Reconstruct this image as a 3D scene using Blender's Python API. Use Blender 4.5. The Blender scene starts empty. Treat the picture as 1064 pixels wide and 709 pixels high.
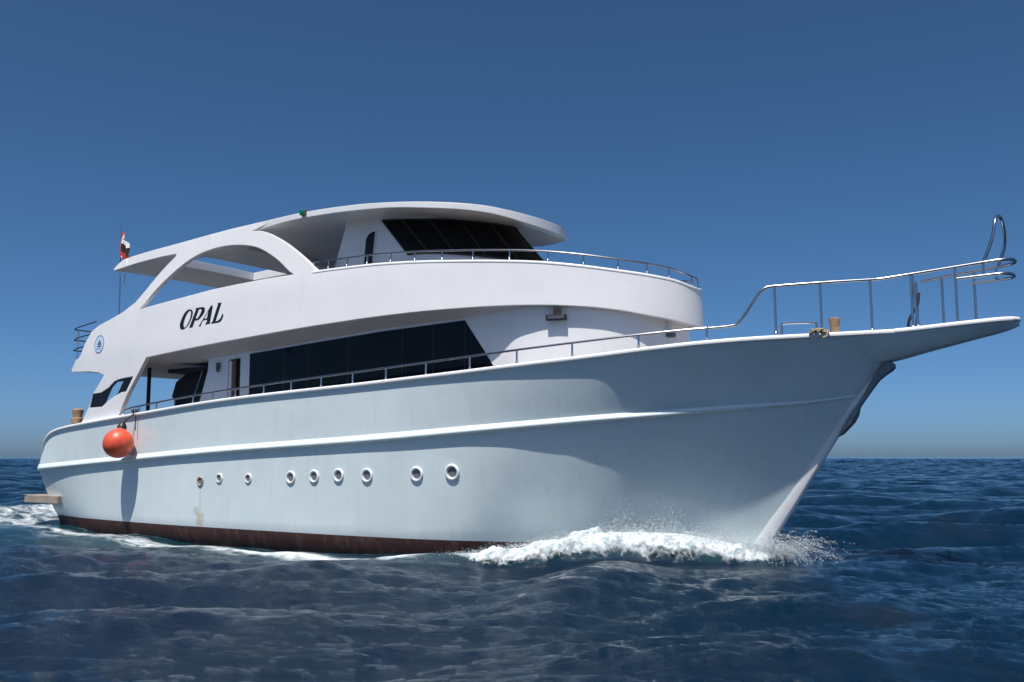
import bpy, bmesh, math, random
import numpy as np
from mathutils import Vector, Matrix, noise
from mathutils.geometry import delaunay_2d_cdt

random.seed(7)
rng = np.random.default_rng(11)
SC = bpy.context.scene
COL = SC.collection
PI = math.pi
SEA = -0.35                      # mean sea level; z = 0 is the painted waterline of the boat

# ------------------------------------------------------------------ camera, sky, sun, exposure
cam_d = bpy.data.cameras.new('camera')
cam_d.sensor_width = 36.0
cam_d.lens = 36.0 * 1000.0 / 1064.0
cam_d.clip_start = 0.1
cam_d.clip_end = 60000
cam = bpy.data.objects.new('camera', cam_d)
COL.objects.link(cam)
cam.location = (35.37, -23.62, 2.2)
cam.rotation_euler = (math.radians(90 + 6.871), 0, math.radians(34))
SC.camera = cam

SUN_DIR = Vector((0.09, -0.39, 0.915)).normalized()      # towards the sun
SUN_EL = math.asin(SUN_DIR.z)
SUN_AZ = math.atan2(SUN_DIR.x, SUN_DIR.y)
world = bpy.data.worlds.new('World')
SC.world = world
world.use_nodes = True
wn = world.node_tree.nodes
wl = world.node_tree.links
wn.clear()
sky = wn.new('ShaderNodeTexSky')
sky.sky_type = 'NISHITA'
sky.sun_disc = False
sky.sun_elevation = SUN_EL
sky.sun_rotation = SUN_AZ
sky.altitude = 0
sky.air_density = 0.43
sky.dust_density = 1.1
sky.ozone_density = 10.0
bg = wn.new('ShaderNodeBackground')
bg.inputs['Strength'].default_value = 0.102
wo = wn.new('ShaderNodeOutputWorld')
hs = wn.new('ShaderNodeHueSaturation')
hs.inputs['Saturation'].default_value = 1.06
hs.inputs['Hue'].default_value = 0.49
wl.new(sky.outputs[0], hs.inputs['Color'])
wl.new(hs.outputs[0], bg.inputs[0])
wl.new(bg.outputs[0], wo.inputs[0])

sun_d = bpy.data.lights.new('sun', 'SUN')
sun_d.energy = 5.0
sun_d.angle = math.radians(0.5)
sun_d.color = (1.0, 0.95, 0.89)
sun = bpy.data.objects.new('sun', sun_d)
COL.objects.link(sun)
sun.location = (20, -40, 60)
sun.rotation_euler = SUN_DIR.to_track_quat('Z', 'Y').to_euler()

SC.view_settings.view_transform = 'Standard'
SC.view_settings.look = 'None'
SC.view_settings.exposure = 0.2
SC.view_settings.gamma = 1.0
SC.render.engine = 'CYCLES'

# ------------------------------------------------------------------ helpers
ROOT_LOC = Vector((14.0, 0.0, SEA))


def interp(x, tab):
    return float(np.interp(x, tab[0], tab[1]))


class Curve1:
    """monotone cubic (PCHIP) through points"""
    def __init__(s, pts):
        p = np.array(pts, float)
        s.x, s.y = p[:, 0], p[:, 1]
        h = np.diff(s.x)
        d = np.diff(s.y) / h
        m = np.zeros(len(s.x))
        m[0], m[-1] = d[0], d[-1]
        for i in range(1, len(d)):
            if d[i - 1] * d[i] > 0:
                w1, w2 = 2 * h[i] + h[i - 1], h[i] + 2 * h[i - 1]
                m[i] = (w1 + w2) / (w1 / d[i - 1] + w2 / d[i])
        s.m = m

    def __call__(s, x):
        x = np.asarray(x, float)
        xc = np.clip(x, s.x[0], s.x[-1])
        i = np.clip(np.searchsorted(s.x, xc) - 1, 0, len(s.x) - 2)
        h = s.x[i + 1] - s.x[i]
        t = (xc - s.x[i]) / h
        r = ((1 + 2 * t) * (1 - t) ** 2 * s.y[i] + t * (1 - t) ** 2 * h * s.m[i]
             + t * t * (3 - 2 * t) * s.y[i + 1] + t * t * (t - 1) * h * s.m[i + 1])
        return float(r) if r.ndim == 0 else r


class MB:
    """collects pieces that end up as ONE mesh"""
    def __init__(s):
        s.v, s.f, s.mi = [], [], []

    def add(s, verts, faces, mi=0):
        o = len(s.v)
        s.v += [tuple(p) for p in verts]
        s.f += [tuple(i + o for i in f) for f in faces]
        s.mi += [mi] * len(faces)

    def grid(s, rows, closed=False, mi=0, flip=False):
        n = len(rows[0])
        v = [p for r in rows for p in r]
        f = []
        m = len(rows)
        for i in range(m if closed else m - 1):
            for j in range(n - 1):
                a, b = i * n + j, i * n + j + 1
                c, d = ((i + 1) % m) * n + j + 1, ((i + 1) % m) * n + j
                f.append((a, d, c, b) if flip else (a, b, c, d))
        s.add(v, f, mi)

    def tube(s, pts, r, seg=10, mi=0, closed=False, caps=True):
        pts = [Vector(p) for p in pts]
        n = len(pts)
        rr = r if isinstance(r, (list, tuple)) else [r] * n
        rings = []
        up = None
        for i, p in enumerate(pts):
            if closed:
                t = pts[(i + 1) % n] - pts[i - 1]
            else:
                t = pts[min(i + 1, n - 1)] - pts[max(i - 1, 0)]
            t.normalize()
            if up is None:
                up = Vector((0, 0, 1)) if abs(t.z) < .9 else Vector((1, 0, 0))
            a = t.cross(up).normalized()
            b = a.cross(t).normalized()
            up = b
            rings.append([p + (a * math.cos(2 * PI * k / seg) + b * math.sin(2 * PI * k / seg)) * rr[i] for k in range(seg)])
        v = [q for R in rings for q in R]
        f = []
        for i in range(n if closed else n - 1):
            for k in range(seg):
                k2 = (k + 1) % seg
                i2 = (i + 1) % n
                f.append((i * seg + k, i * seg + k2, i2 * seg + k2, i2 * seg + k))
        if caps and not closed:
            f.append(tuple(range(seg - 1, -1, -1)))
            f.append(tuple((n - 1) * seg + k for k in range(seg)))
        s.add(v, f, mi)

    def box(s, lo, hi, mi=0, rot=None, at=(0, 0, 0)):
        (x0, y0, z0), (x1, y1, z1) = lo, hi
        v = [Vector(p) for p in ((x0, y0, z0), (x1, y0, z0), (x1, y1, z0), (x0, y1, z0),
                                 (x0, y0, z1), (x1, y0, z1), (x1, y1, z1), (x0, y1, z1))]
        if rot is not None:
            v = [rot @ p + Vector(at) for p in v]
        s.add(v, [(3, 2, 1, 0), (4, 5, 6, 7), (0, 1, 5, 4), (1, 2, 6, 5), (2, 3, 7, 6), (3, 0, 4, 7)], mi)

    def lathe(s, prof, axis_at=(0, 0, 0), seg=28, mi=0, rot=None):
        rings = []
        for r, z in prof:
            R = []
            for k in range(seg + 1):
                p = Vector((r * math.cos(2 * PI * k / seg), r * math.sin(2 * PI * k / seg), z))
                if rot is not None:
                    p = rot @ p
                R.append(p + Vector(axis_at))
            rings.append(R)
        s.grid(rings, mi=mi, flip=False)

    def build(s, name, mats, parent=None, angle=38, smooth=True, bevel=0.0, merge=True, loc=None):
        me = bpy.data.meshes.new(name)
        me.from_pydata(s.v, [], s.f)
        if not isinstance(mats, (list, tuple)):
            mats = [mats]
        for m in mats:
            me.materials.append(m)
        me.polygons.foreach_set('material_index', s.mi)
        if merge:
            bm = bmesh.new()
            bm.from_mesh(me)
            bmesh.ops.remove_doubles(bm, verts=bm.verts, dist=1e-5)
            bmesh.ops.recalc_face_normals(bm, faces=bm.faces)
            bm.to_mesh(me)
            bm.free()
        if smooth:
            me.polygons.foreach_set('use_smooth', [True] * len(me.polygons))
            me.set_sharp_from_angle(angle=math.radians(angle))
        me.update()
        o = bpy.data.objects.new(name, me)
        COL.objects.link(o)
        if parent is not None:
            o.parent = parent
            if parent.type == 'EMPTY':
                o.location = -parent.location
        if loc is not None:
            o.location = loc
        if bevel:
            b = o.modifiers.new('bevel', 'BEVEL')
            b.width = bevel
            b.segments = 3
            b.limit_method = 'ANGLE'
            b.angle_limit = math.radians(50)
        return o


def inside(pt, poly):
    x, y = pt
    c = False
    j = len(poly) - 1
    for i in range(len(poly)):
        xi, yi = poly[i]
        xj, yj = poly[j]
        if (yi > y) != (yj > y) and x < (xj - xi) * (y - yi) / (yj - yi) + xi:
            c = not c
        j = i
    return c


def dens(poly, sp, closed=True):
    out = []
    n = len(poly)
    for i in range(n if closed else n - 1):
        a, b = poly[i], poly[(i + 1) % n]
        L = math.hypot(b[0] - a[0], b[1] - a[1])
        k = max(1, int(math.ceil(L / sp)))
        for q in range(k):
            t = q / k
            out.append((a[0] + (b[0] - a[0]) * t, a[1] + (b[1] - a[1]) * t))
    if not closed:
        out.append(poly[-1])
    return out


def smooth_path(pts, n=6):
    """Catmull-Rom through points of any dimension"""
    P = [np.array(p, float) for p in pts]
    P = [2 * P[0] - P[1]] + P + [2 * P[-1] - P[-2]]
    out = []
    for i in range(1, len(P) - 2):
        for k in range(n):
            t = k / n
            a, b, c, d = P[i - 1], P[i], P[i + 1], P[i + 2]
            out.append(tuple(.5 * ((2 * b) + (c - a) * t + (2 * a - 5 * b + 4 * c - d) * t * t + (3 * b - a - 3 * c + d) * t ** 3)))
    out.append(tuple(P[-2]))
    return out


def plate(mb, outline, holes, front, back, sp=0.25, mi=0, mi_side=None, sp_edge=None):
    """solid plate: 2D outline with holes, mapped by front(u,v) and back(u,v)"""
    spe = sp_edge or sp
    loops = [dens(outline, spe)] + [dens(h, spe) for h in holes]
    pts, edges = [], []
    for L in loops:
        o = len(pts)
        pts += L
        edges += [(o + i, o + (i + 1) % len(L)) for i in range(len(L))]
    us = [p[0] for p in outline]
    vs = [p[1] for p in outline]
    allb = np.array(pts)

    def ok(p):
        return inside(p, loops[0]) and not any(inside(p, h) for h in loops[1:])
    u = min(us) + sp * .37
    while u < max(us):
        v = min(vs) + sp * .41
        while v < max(vs):
            if ok((u, v)) and np.min(np.hypot(allb[:, 0] - u, allb[:, 1] - v)) > sp * .45:
                pts.append((u, v))
            v += sp
        u += sp
    ov, oe, of, *_ = delaunay_2d_cdt([Vector(p) for p in pts], edges, [], 0, 1e-6)
    tris = []
    for f in of:
        c = (sum(ov[i].x for i in f) / len(f), sum(ov[i].y for i in f) / len(f))
        if ok(c):
            tris.append(tuple(f))
    n = len(ov)
    V = [front(p.x, p.y) for p in ov] + [back(p.x, p.y) for p in ov]
    F = list(tris) + [tuple(n + i for i in reversed(f)) for f in tris]
    cnt = {}
    for f in tris:
        for i in range(len(f)):
            a, b = f[i], f[(i + 1) % len(f)]
            cnt.setdefault((min(a, b), max(a, b)), []).append((a, b))
    S = [(l[0][1], l[0][0], l[0][0] + n, l[0][1] + n) for l in cnt.values() if len(l) == 1]
    used = sorted({i for f in F for i in f} | {i for f in S for i in f})
    remap = {k: i for i, k in enumerate(used)}
    V = [V[k] for k in used]
    o = len(mb.v)
    mb.add(V, [tuple(remap[i] for i in f) for f in F], mi)
    mb.f += [tuple(remap[i] + o for i in f) for f in S]
    mb.mi += [mi if mi_side is None else mi_side] * len(S)


def empty(name, loc):
    o = bpy.data.objects.new(name, None)
    COL.objects.link(o)
    o.location = loc
    o.empty_display_size = .3
    return o


def tag(o, label=None, cat=None, group=None, kind=None):
    if label:
        o['label'] = label
    if cat:
        o['category'] = cat
    if group:
        o['group'] = group
    if kind:
        o['kind'] = kind
    return o


def copy_to(o, loc=None, mat=None, parent=None):
    c = o.copy()
    COL.objects.link(c)
    if parent is not None:
        c.parent = parent
    if mat is not None:
        c.matrix_basis = mat
    if loc is not None:
        c.location = loc
    return c


# ------------------------------------------------------------------ materials
def mat_base(name, col, rough=.5, metal=0.0, spec=.5, coat=0.0, vary=0.0, vscale=1.5, bump=0.0, bscale=20, bevel=0.0, streak=0.0):
    m = bpy.data.materials.new(name)
    m.use_nodes = True
    nt = m.node_tree
    N, L = nt.nodes, nt.links
    P = N['Principled BSDF']
    P.inputs['Base Color'].default_value = (*col, 1)
    P.inputs['Roughness'].default_value = rough
    P.inputs['Metallic'].default_value = metal
    P.inputs['Specular IOR Level'].default_value = spec
    P.inputs['Coat Weight'].default_value = coat
    P.inputs['Coat Roughness'].default_value = .08
    tc = N.new('ShaderNodeTexCoord')
    geo = N.new('ShaderNodeNewGeometry')
    colsock = None
    if vary:
        nz = N.new('ShaderNodeTexNoise')
        nz.inputs['Scale'].default_value = vscale
        nz.inputs['Detail'].default_value = 6
        nz.inputs['Roughness'].default_value = .6
        L.new(geo.outputs['Position'], nz.inputs['Vector'])
        mp = N.new('ShaderNodeMapRange')
        mp.inputs['From Min'].default_value = .3
        mp.inputs['From Max'].default_value = .7
        mp.inputs['To Min'].default_value = 1 - vary
        mp.inputs['To Max'].default_value = 1 + vary * .4
        L.new(nz.outputs['Fac'], mp.inputs['Value'])
        mx = N.new('ShaderNodeMix')
        mx.data_type = 'RGBA'
        mx.blend_type = 'MULTIPLY'
        mx.inputs['Factor'].default_value = 1
        mx.inputs['A'].default_value = (*col, 1)
        L.new(mp.outputs[0], mx.inputs['B'])
        colsock = mx.outputs['Result']
        mr = N.new('ShaderNodeMapRange')
        mr.inputs['To Min'].default_value = max(.02, rough - .08)
        mr.inputs['To Max'].default_value = rough + .1
        L.new(nz.outputs['Fac'], mr.inputs['Value'])
        L.new(mr.outputs[0], P.inputs['Roughness'])
    if streak:
        ms = N.new('ShaderNodeMapping')
        ms.inputs['Scale'].default_value = (5.0, 5.0, .35)
        L.new(geo.outputs['Position'], ms.inputs['Vector'])
        ns = N.new('ShaderNodeTexNoise')
        ns.inputs['Scale'].default_value = 1.0
        ns.inputs['Detail'].default_value = 5
        L.new(ms.outputs[0], ns.inputs['Vector'])
        sr = N.new('ShaderNodeMapRange')
        sr.inputs['From Min'].default_value = .52
        sr.inputs['From Max'].default_value = .8
        sr.inputs['To Max'].default_value = streak
        L.new(ns.outputs['Fac'], sr.inputs['Value'])
        m2 = N.new('ShaderNodeMix')
        m2.data_type = 'RGBA'
        m2.inputs['B'].default_value = (.34, .30, .24, 1)
        if colsock is None:
            m2.inputs['A'].default_value = (*col, 1)
        else:
            L.new(colsock, m2.inputs['A'])
        L.new(sr.outputs[0], m2.inputs['Factor'])
        colsock = m2.outputs['Result']
    if colsock is not None:
        L.new(colsock, P.inputs['Base Color'])
    nsock = None
    if bevel:
        bv = N.new('ShaderNodeBevel')
        bv.samples = 4
        bv.inputs['Radius'].default_value = bevel
        nsock = bv.outputs[0]
        L.new(nsock, P.inputs['Normal'])
    if bump:
        nb = N.new('ShaderNodeTexNoise')
        nb.inputs['Scale'].default_value = bscale
        nb.inputs['Detail'].default_value = 4
        L.new(geo.outputs['Position'], nb.inputs['Vector'])
        b = N.new('ShaderNodeBump')
        b.inputs['Strength'].default_value = 1
        b.inputs['Distance'].default_value = bump
        L.new(nb.outputs['Fac'], b.inputs['Height'])
        if nsock:
            L.new(nsock, b.inputs['Normal'])
        L.new(b.outputs[0], P.inputs['Normal'])
    return m


M = {}
M['white'] = mat_base('white_gelcoat', (.80, .80, .805), .32, coat=.3, vary=.04, vscale=.8, bump=.004, bscale=1.3, bevel=.035, streak=.05)
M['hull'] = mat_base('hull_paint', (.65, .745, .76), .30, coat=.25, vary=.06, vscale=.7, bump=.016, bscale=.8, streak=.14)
M['trim'] = mat_base('white_trim', (.80, .81, .82), .35, vary=.05, vscale=2.0, bevel=.02, streak=.08)
M['red'] = mat_base('antifouling_red', (.085, .032, .026), .6, vary=.35, vscale=3.0, bump=.004, bscale=25, streak=.25)
M['glass'] = mat_base('dark_glass', (.006, .007, .010), .05, spec=.16, vary=.5, vscale=.6, bump=.012, bscale=.7)
M['screen'] = mat_base('windscreen_glass', (.010, .010, .011), .12, spec=.10, vary=.3, vscale=.8)
M['frame'] = mat_base('black_frame', (.012, .013, .016), .45)
M['steel'] = mat_base('stainless_steel', (.42, .44, .47), .26, metal=1.0)
M['dark'] = mat_base('dark_interior', (.010, .012, .018), .7)
M['navy'] = mat_base('navy_canvas', (.010, .013, .030), .8)
M['wood'] = mat_base('varnished_wood', (.17, .075, .03), .4, vary=.3, vscale=4)
M['tan'] = mat_base('weathered_wood_and_glow', (.42, .27, .16), .7, vary=.45, vscale=6, bump=.01, bscale=30)
M['teak'] = mat_base('grey_teak', (.36, .29, .23), .7, vary=.3, vscale=5, bump=.004, bscale=30)
M['rope'] = mat_base('hemp_rope', (.45, .36, .22), .9, vary=.35, vscale=25, bump=.012, bscale=60)
M['blackrope'] = mat_base('black_rope', (.02, .02, .022), .9)
M['orange'] = mat_base('orange_plastic', (.78, .10, .045), .42, vary=.22, vscale=5, coat=.1, streak=.12)
M['deck'] = mat_base('deck_paint', (.24, .22, .20), .6, vary=.1)
M['ink'] = mat_base('black_lettering', (.006, .007, .012), .35)
M['blue'] = mat_base('emblem_blue', (.10, .25, .45), .4)
M['navyink'] = mat_base('emblem_navy', (.02, .06, .16), .4)
M['pale'] = mat_base('emblem_pale', (.52, .66, .78), .4)
M['green'] = mat_base('green_lens', (.0, .16, .09), .2)
M['grey'] = mat_base('grey_plastic', (.12, .12, .13), .5, vary=.15)
M['lens'] = mat_base('lamp_lens', (.09, .09, .10), .2)
M['anchor'] = mat_base('galvanised_anchor', (.20, .24, .27), .5, metal=.0, vary=.3, vscale=6)
M['fred'] = mat_base('flag_red', (.52, .05, .035), .8)
M['fwhite'] = mat_base('flag_white', (.78, .76, .72), .8)
M['fblack'] = mat_base('flag_black', (.015, .014, .016), .8)
for k in ('fred', 'fwhite', 'fblack'):
    M[k].node_tree.nodes['Principled BSDF'].inputs['Subsurface Weight'].default_value = 0.0

# stain below the first outlet: an off-white run of rust and salt on the hull paint
def add_stain():
    nt = M['hull'].node_tree
    N, L = nt.nodes, nt.links
    P = N['Principled BSDF']
    src = P.inputs['Base Color'].links[0].from_socket
    geo = N.new('ShaderNodeNewGeometry')
    sep = N.new('ShaderNodeSeparateXYZ')
    L.new(geo.outputs['Position'], sep.inputs[0])
    nz = N.new('ShaderNodeTexNoise')
    nz.inputs['Scale'].default_value = 9
    nz.inputs['Detail'].default_value = 5
    L.new(geo.outputs['Position'], nz.inputs['Vector'])

    def band(sock, a, b, w):
        mr = N.new('ShaderNodeMapRange')
        mr.interpolation_type = 'SMOOTHSTEP'
        mr.inputs['From Min'].default_value = a - w
        mr.inputs['From Max'].default_value = a + w
        L.new(sock, mr.inputs['Value'])
        mr2 = N.new('ShaderNodeMapRange')
        mr2.interpolation_type = 'SMOOTHSTEP'
        mr2.inputs['From Min'].default_value = b - w
        mr2.inputs['From Max'].default_value = b + w
        mr2.inputs['To Min'].default_value = 1
        mr2.inputs['To Max'].default_value = 0
        L.new(sock, mr2.inputs['Value'])
        mu = N.new('ShaderNodeMath')
        mu.operation = 'MULTIPLY'
        L.new(mr.outputs[0], mu.inputs[0])
        L.new(mr2.outputs[0], mu.inputs[1])
        return mu.outputs[0]

    def mul(a, b):
        mu = N.new('ShaderNodeMath')
        mu.operation = 'MULTIPLY'
        L.new(a, mu.inputs[0])
        if isinstance(b, float):
            mu.inputs[1].default_value = b
        else:
            L.new(b, mu.inputs[1])
        return mu.outputs[0]
    cur = src
    for (xa, xb, za, zb, w, colr, st) in ((9.60, 9.95, .02, .42, .05, (.52, .47, .33), 1.5), (9.72, 9.80, .4, 1.3, .03, (.36, .27, .18), .55),
                                          (9.45, 9.7, .38, .62, .06, (.40, .36, .30), 1.0)):
        k = mul(band(sep.outputs['X'], xa, xb, w), band(sep.outputs['Z'], za, zb, .06))
        k = mul(mul(k, nz.outputs['Fac']), st)
        cl = N.new('ShaderNodeClamp')
        L.new(k, cl.inputs[0])
        mx = N.new('ShaderNodeMix')
        mx.data_type = 'RGBA'
        L.new(cl.outputs[0], mx.inputs['Factor'])
        L.new(cur, mx.inputs['A'])
        mx.inputs['B'].default_value = (*colr, 1)
        cur = mx.outputs['Result']
    L.new(cur, P.inputs['Base Color'])


add_stain()

# ------------------------------------------------------------------ hull lines (x forward, starboard = -y)
yW = Curve1([(0, 2.3), (3, 2.95), (6, 3.25), (9, 3.42), (12, 3.42), (15, 3.38), (18, 3.2), (19.5, 2.95), (21, 2.42), (22.5, 1.90), (24, 1.04), (25.5, .45), (26.4, .19), (27, .05)])
yR = Curve1([(-.75, 2.77), (2, 3.02), (5.5, 3.27), (11, 3.46), (17, 3.44), (20.3, 3.22), (23.2, 2.66), (25, 2.02), (26.8, 1.33), (28.2, .72), (29.43, .05)])
zR = Curve1([(-.75, 1.76), (5.5, 2.10), (11, 2.40), (17.5, 2.70), (20.3, 2.88), (23.2, 3.09), (26.8, 3.37), (28.2, 3.48), (29.43, 3.65)])
yG = Curve1([(-.5, 2.76), (2, 3.05), (6, 3.35), (11, 3.5), (17, 3.52), (21, 3.40), (24, 2.96), (27, 2.04), (29, 1.16), (30.3, .68), (30.5, .61)])
zG = Curve1([(-.55, 2.45), (-.4, 2.75), (-.15, 2.98), (.2, 3.13), (.86, 3.25), (2.83, 3.42), (5.42, 3.6), (11.16, 4.0), (17.5, 4.27), (20.7, 4.44),
             (23.4, 4.62), (26.6, 4.90), (27.9, 4.97), (29, 5.01), (30.5, 5.05)])
XA = dict(B=.2, W=-.05, R=-.75, G=-.55)
XB = dict(B=26.4, W=27.0, R=29.43, G=30.5)


def ss(a, b, x):
    t = min(1, max(0, (x - a) / (b - a)))
    return t * t * (3 - 2 * t)


def hull_rows(s):
    """one station of the starboard side (as positive half-breadths): [(x, half, z)] from the bottom to the gunwale"""
    xw = XA['W'] + (XB['W'] - XA['W']) * s
    xr = XA['R'] + (XB['R'] - XA['R']) * s
    xg = XA['G'] + (XB['G'] - XA['G']) * s
    xb = XA['B'] + (XB['B'] - XA['B']) * s
    W, R, G = (xw, yW(xw), 0.0), (xr, yR(xr), zR(xr)), (xg, yG(xg), zG(xg))
    rows = [(xb, .0, -1.6), (xb, yW(xw) * .82, -1.2), ((xb + xw) / 2, yW(xw) * .94, -.6)]
    p = 1.0 - .25 * (1 - ss(.0, .6, s)) + .0 * s
    for k in range(9):
        t = k / 9
        rows.append((W[0] + (R[0] - W[0]) * t, W[1] + (R[1] - W[1]) * t ** p, W[2] + (R[2] - W[2]) * t))
    q = 1.0 + 1.1 * ss(.78, 1, s)
    for k in range(6):
        t = k / 6
        rows.append((R[0] + (G[0] - R[0]) * t, R[1] + (G[1] - R[1]) * t ** q, R[2] + (G[2] - R[2]) * t))
    rows.append(G)
    return rows


NS = 150
SS = [(i / NS) for i in range(NS + 1)]
STN = [hull_rows(s) for s in SS]


def hull_point(x, z):
    """half-breadth of the topside at x, z (between waterline and gunwale)"""
    best = None
    lo, hi = 0.0, 1.0
    for _ in range(40):
        m = (lo + hi) / 2
        r = hull_rows(m)
        zs = [p[2] for p in r[3:]]
        xx = float(np.interp(z, zs, [p[0] for p in r[3:]]))
        yy = float(np.interp(z, zs, [p[1] for p in r[3:]]))
        if xx < x:
            lo = m
        else:
            hi = m
    return yy


yacht = empty('motor_yacht', ROOT_LOC)
tag(yacht, 'large white three deck motor yacht with dark saloon windows cutting through the open sea', 'yacht')

mb = MB()
for sg in (-1, 1):
    rows = [[(p[0], sg * p[1], p[2]) for p in st] for st in STN]
    n = len(rows[0])
    o = len(mb.v)
    mb.v += [p for r in rows for p in r]
    for i in range(NS):
        for j in range(n - 1):
            mb.f.append((o + i * n + j, o + i * n + j + 1, o + (i + 1) * n + j + 1, o + (i + 1) * n + j))
            mb.mi.append(1 if j < 3 else 0)
# transom and the closing of the bow above the stem
t0 = STN[0]
tr = [[(p[0], -p[1], p[2]) for p in t0], [(p[0], p[1], p[2]) for p in t0]]
n = len(t0)
o = len(mb.v)
mb.v += tr[0] + tr[1]
for j in range(n - 1):
    mb.f.append((o + j, o + j + 1, o + n + j + 1, o + n + j))
    mb.mi.append(1 if j < 3 else 0)
t1 = STN[-1]
o = len(mb.v)
mb.v += [(p[0], -p[1], p[2]) for p in t1] + [(p[0], p[1], p[2]) for p in t1]
for j in range(n - 1):
    mb.f.append((o + j, o + n + j, o + n + j + 1, o + j + 1))
    mb.mi.append(1 if j < 3 else 0)
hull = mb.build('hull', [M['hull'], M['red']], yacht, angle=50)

# stem bar
mb = MB()
sp_ = [(26.55, -.7), (27.02, 0), (27.7, 1.0), (28.4, 2.08), (29.08, 3.1), (29.47, 3.66), (29.9, 4.2), (30.15, 4.52)]
sp_ = smooth_path(sp_, 6)
rows = []
for i, (x, z) in enumerate(sp_):
    t = i / (len(sp_) - 1)
    w = .15 - .095 * t
    b = .34 - .22 * t
    rows.append([(x - b, -w, z), (x + .03, -w * .85, z), (x + .10, -w * .4, z), (x + .10, w * .4, z), (x + .03, w * .85, z), (x - b, w, z), (x - b, -w, z)])
mb.grid(rows)
mb.build('stem_bar', M['trim'], hull, angle=60)

# rub rail along the knuckle (both sides), fading out towards the stem
mb = MB()
for sg in (-1, 1):
    rows = []
    for s in np.linspace(0.0, .998, 170):
        x = XA['R'] + (XB['R'] - XA['R']) * s
        y, z = yR(x), zR(x)
        k = 1.0 - .86 * ss(.78, .99, s)
        k *= (.35 + .65 * ss(0, .012, s))
        d = .125 * k
        hgt = .125 * (1 - .45 * ss(.8, .985, s))
        prof = [(-.10, hgt * 1.6), (.12 * d, hgt * 1.2), (.55 * d, hgt * .65), (.9 * d, hgt * .28), (d, hgt * .02), (d * .98, -hgt * .25), (d * .7, -hgt * .5), (-.1, -hgt * .62)]
        dy = (yR(x + .05) - yR(x - .05)) / .1
        nn = math.hypot(1, dy)
        rows.append([(x - dy / nn * a, sg * (y + a / nn), z + b) for a, b in prof])
    mb.grid(rows)
    mb.add([rows[0][i] for i in range(8)], [tuple(range(8))])
mb.build('rub_rail', M['hull'], hull, angle=70)

# gunwale cap and bulwark inner face
mb = MB()
mi_ = MB()
for sg in (-1, 1):
    rows, rin = [], []
    for s in np.linspace(0.0, 1, 170):
        x = XA['G'] + (XB['G'] - XA['G']) * s
        y, z = yG(x), zG(x)
        dy = (yG(x + .05) - yG(x - .05)) / .1
        nn = math.hypot(1, dy)
        ov = .085 - .035 * ss(.7, .9, s)
        prof = [(-.16, -.045), (-.17, 0.02), (-.14, .055), (.0, .06), (ov * .8, .045), (ov, .01), (ov * .85, -.035), (0.0, -.05)]
        rows.append([(x - dy / nn * a, sg * (y + a / nn), z + b) for a, b in prof + prof[:1]])
        if s > .03:
            hr = [p for p in hull_rows(s)[3:]]
            zl = z - .85
            xl = float(np.interp(zl, [p[2] for p in hr], [p[0] for p in hr]))
            yl = float(np.interp(zl, [p[2] for p in hr], [p[1] for p in hr]))
            rin.append([(x, sg * max(.02, (y - .14)), z - .03), (xl, sg * max(.01, yl - .12), zl)])
    mb.grid(rows)
    mi_.grid(rin)
mb.build('gunwale_cap', M['trim'], hull, angle=60)
mi_.build('bulwark', M['white'], hull, angle=60)

# main deck
mb = MB()
rows = []
for x in np.linspace(-.2, 29.6, 80):
    y = max(.02, hull_point(x, zG(max(x, 2)) - .84) - .06)
    rows.append([(x, -y, zG(max(x, 2)) - .82), (x, 0, zG(max(x, 2)) - .78), (x, y, zG(max(x, 2)) - .82)])
mb.grid(rows)
mb.build('main_deck', M['deck'], yacht, angle=60)

# bow platform over the stem
mb = MB()
up, lo_ = [], []
hb = Curve1([(28.8, 1.12), (29.6, .90), (30.1, .755), (30.35, .69), (30.7, .63), (31.2, .575), (32, .50), (32.5, .43), (32.72, .33), (32.86, .14), (32.9, 0.0)])
zt = Curve1([(29.5, 5.03), (30.5, 5.06), (31.5, 5.12), (32.9, 5.2)])
zb_ = Curve1([(28.8, 4.35), (29.6, 4.36), (30.3, 4.46), (31, 4.62), (32, 4.84), (32.7, 5.0), (32.9, 5.08)])
rows = []
for x in list(np.linspace(28.9, 32.4, 40)) + [32.5, 32.6, 32.7, 32.78, 32.84, 32.88, 32.9]:
    h, a, b = hb(x), zt(x), zb_(x)
    wl_ = h * (.30 + .19 * ss(29.3, 30.4, x))
    rows.append([(x, -h, a - .05), (x, -(h * .55 + wl_ * .45), a * .45 + b * .55), (x, -wl_ * .97, b + .03), (x, -wl_ * .8, b), (x, 0, b - .02),
                 (x, wl_ * .8, b), (x, wl_ * .97, b + .03), (x, (h * .55 + wl_ * .45), a * .45 + b * .55), (x, h, a - .05), (x, 0, a - .045), (x, -h, a - .05)])
mb.grid(rows)
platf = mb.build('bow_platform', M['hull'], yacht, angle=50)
mb = MB()
for sg in (-1, 1):
    rows = []
    for x in list(np.linspace(30.42, 32.4, 26)) + [32.5, 32.6, 32.7, 32.78, 32.84, 32.88, 32.9]:
        h, a = hb(x), zt(x)
        e = min(1, h / .2)
        rows.append([(x, sg * (h - .16 * e), a + .05), (x, sg * h, a + .055), (x + .02, sg * (h + .045), a + .035), (x + .025, sg * (h + .055), a), (x + .02, sg * (h + .045), a - .04), (x, sg * (h - .01), a - .052), (x, sg * (h - .16 * e), a - .03), (x, sg * (h - .16 * e), a + .05)])
    mb.grid(rows)
mb.build('platform_edge', M['trim'], platf, angle=60)

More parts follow.
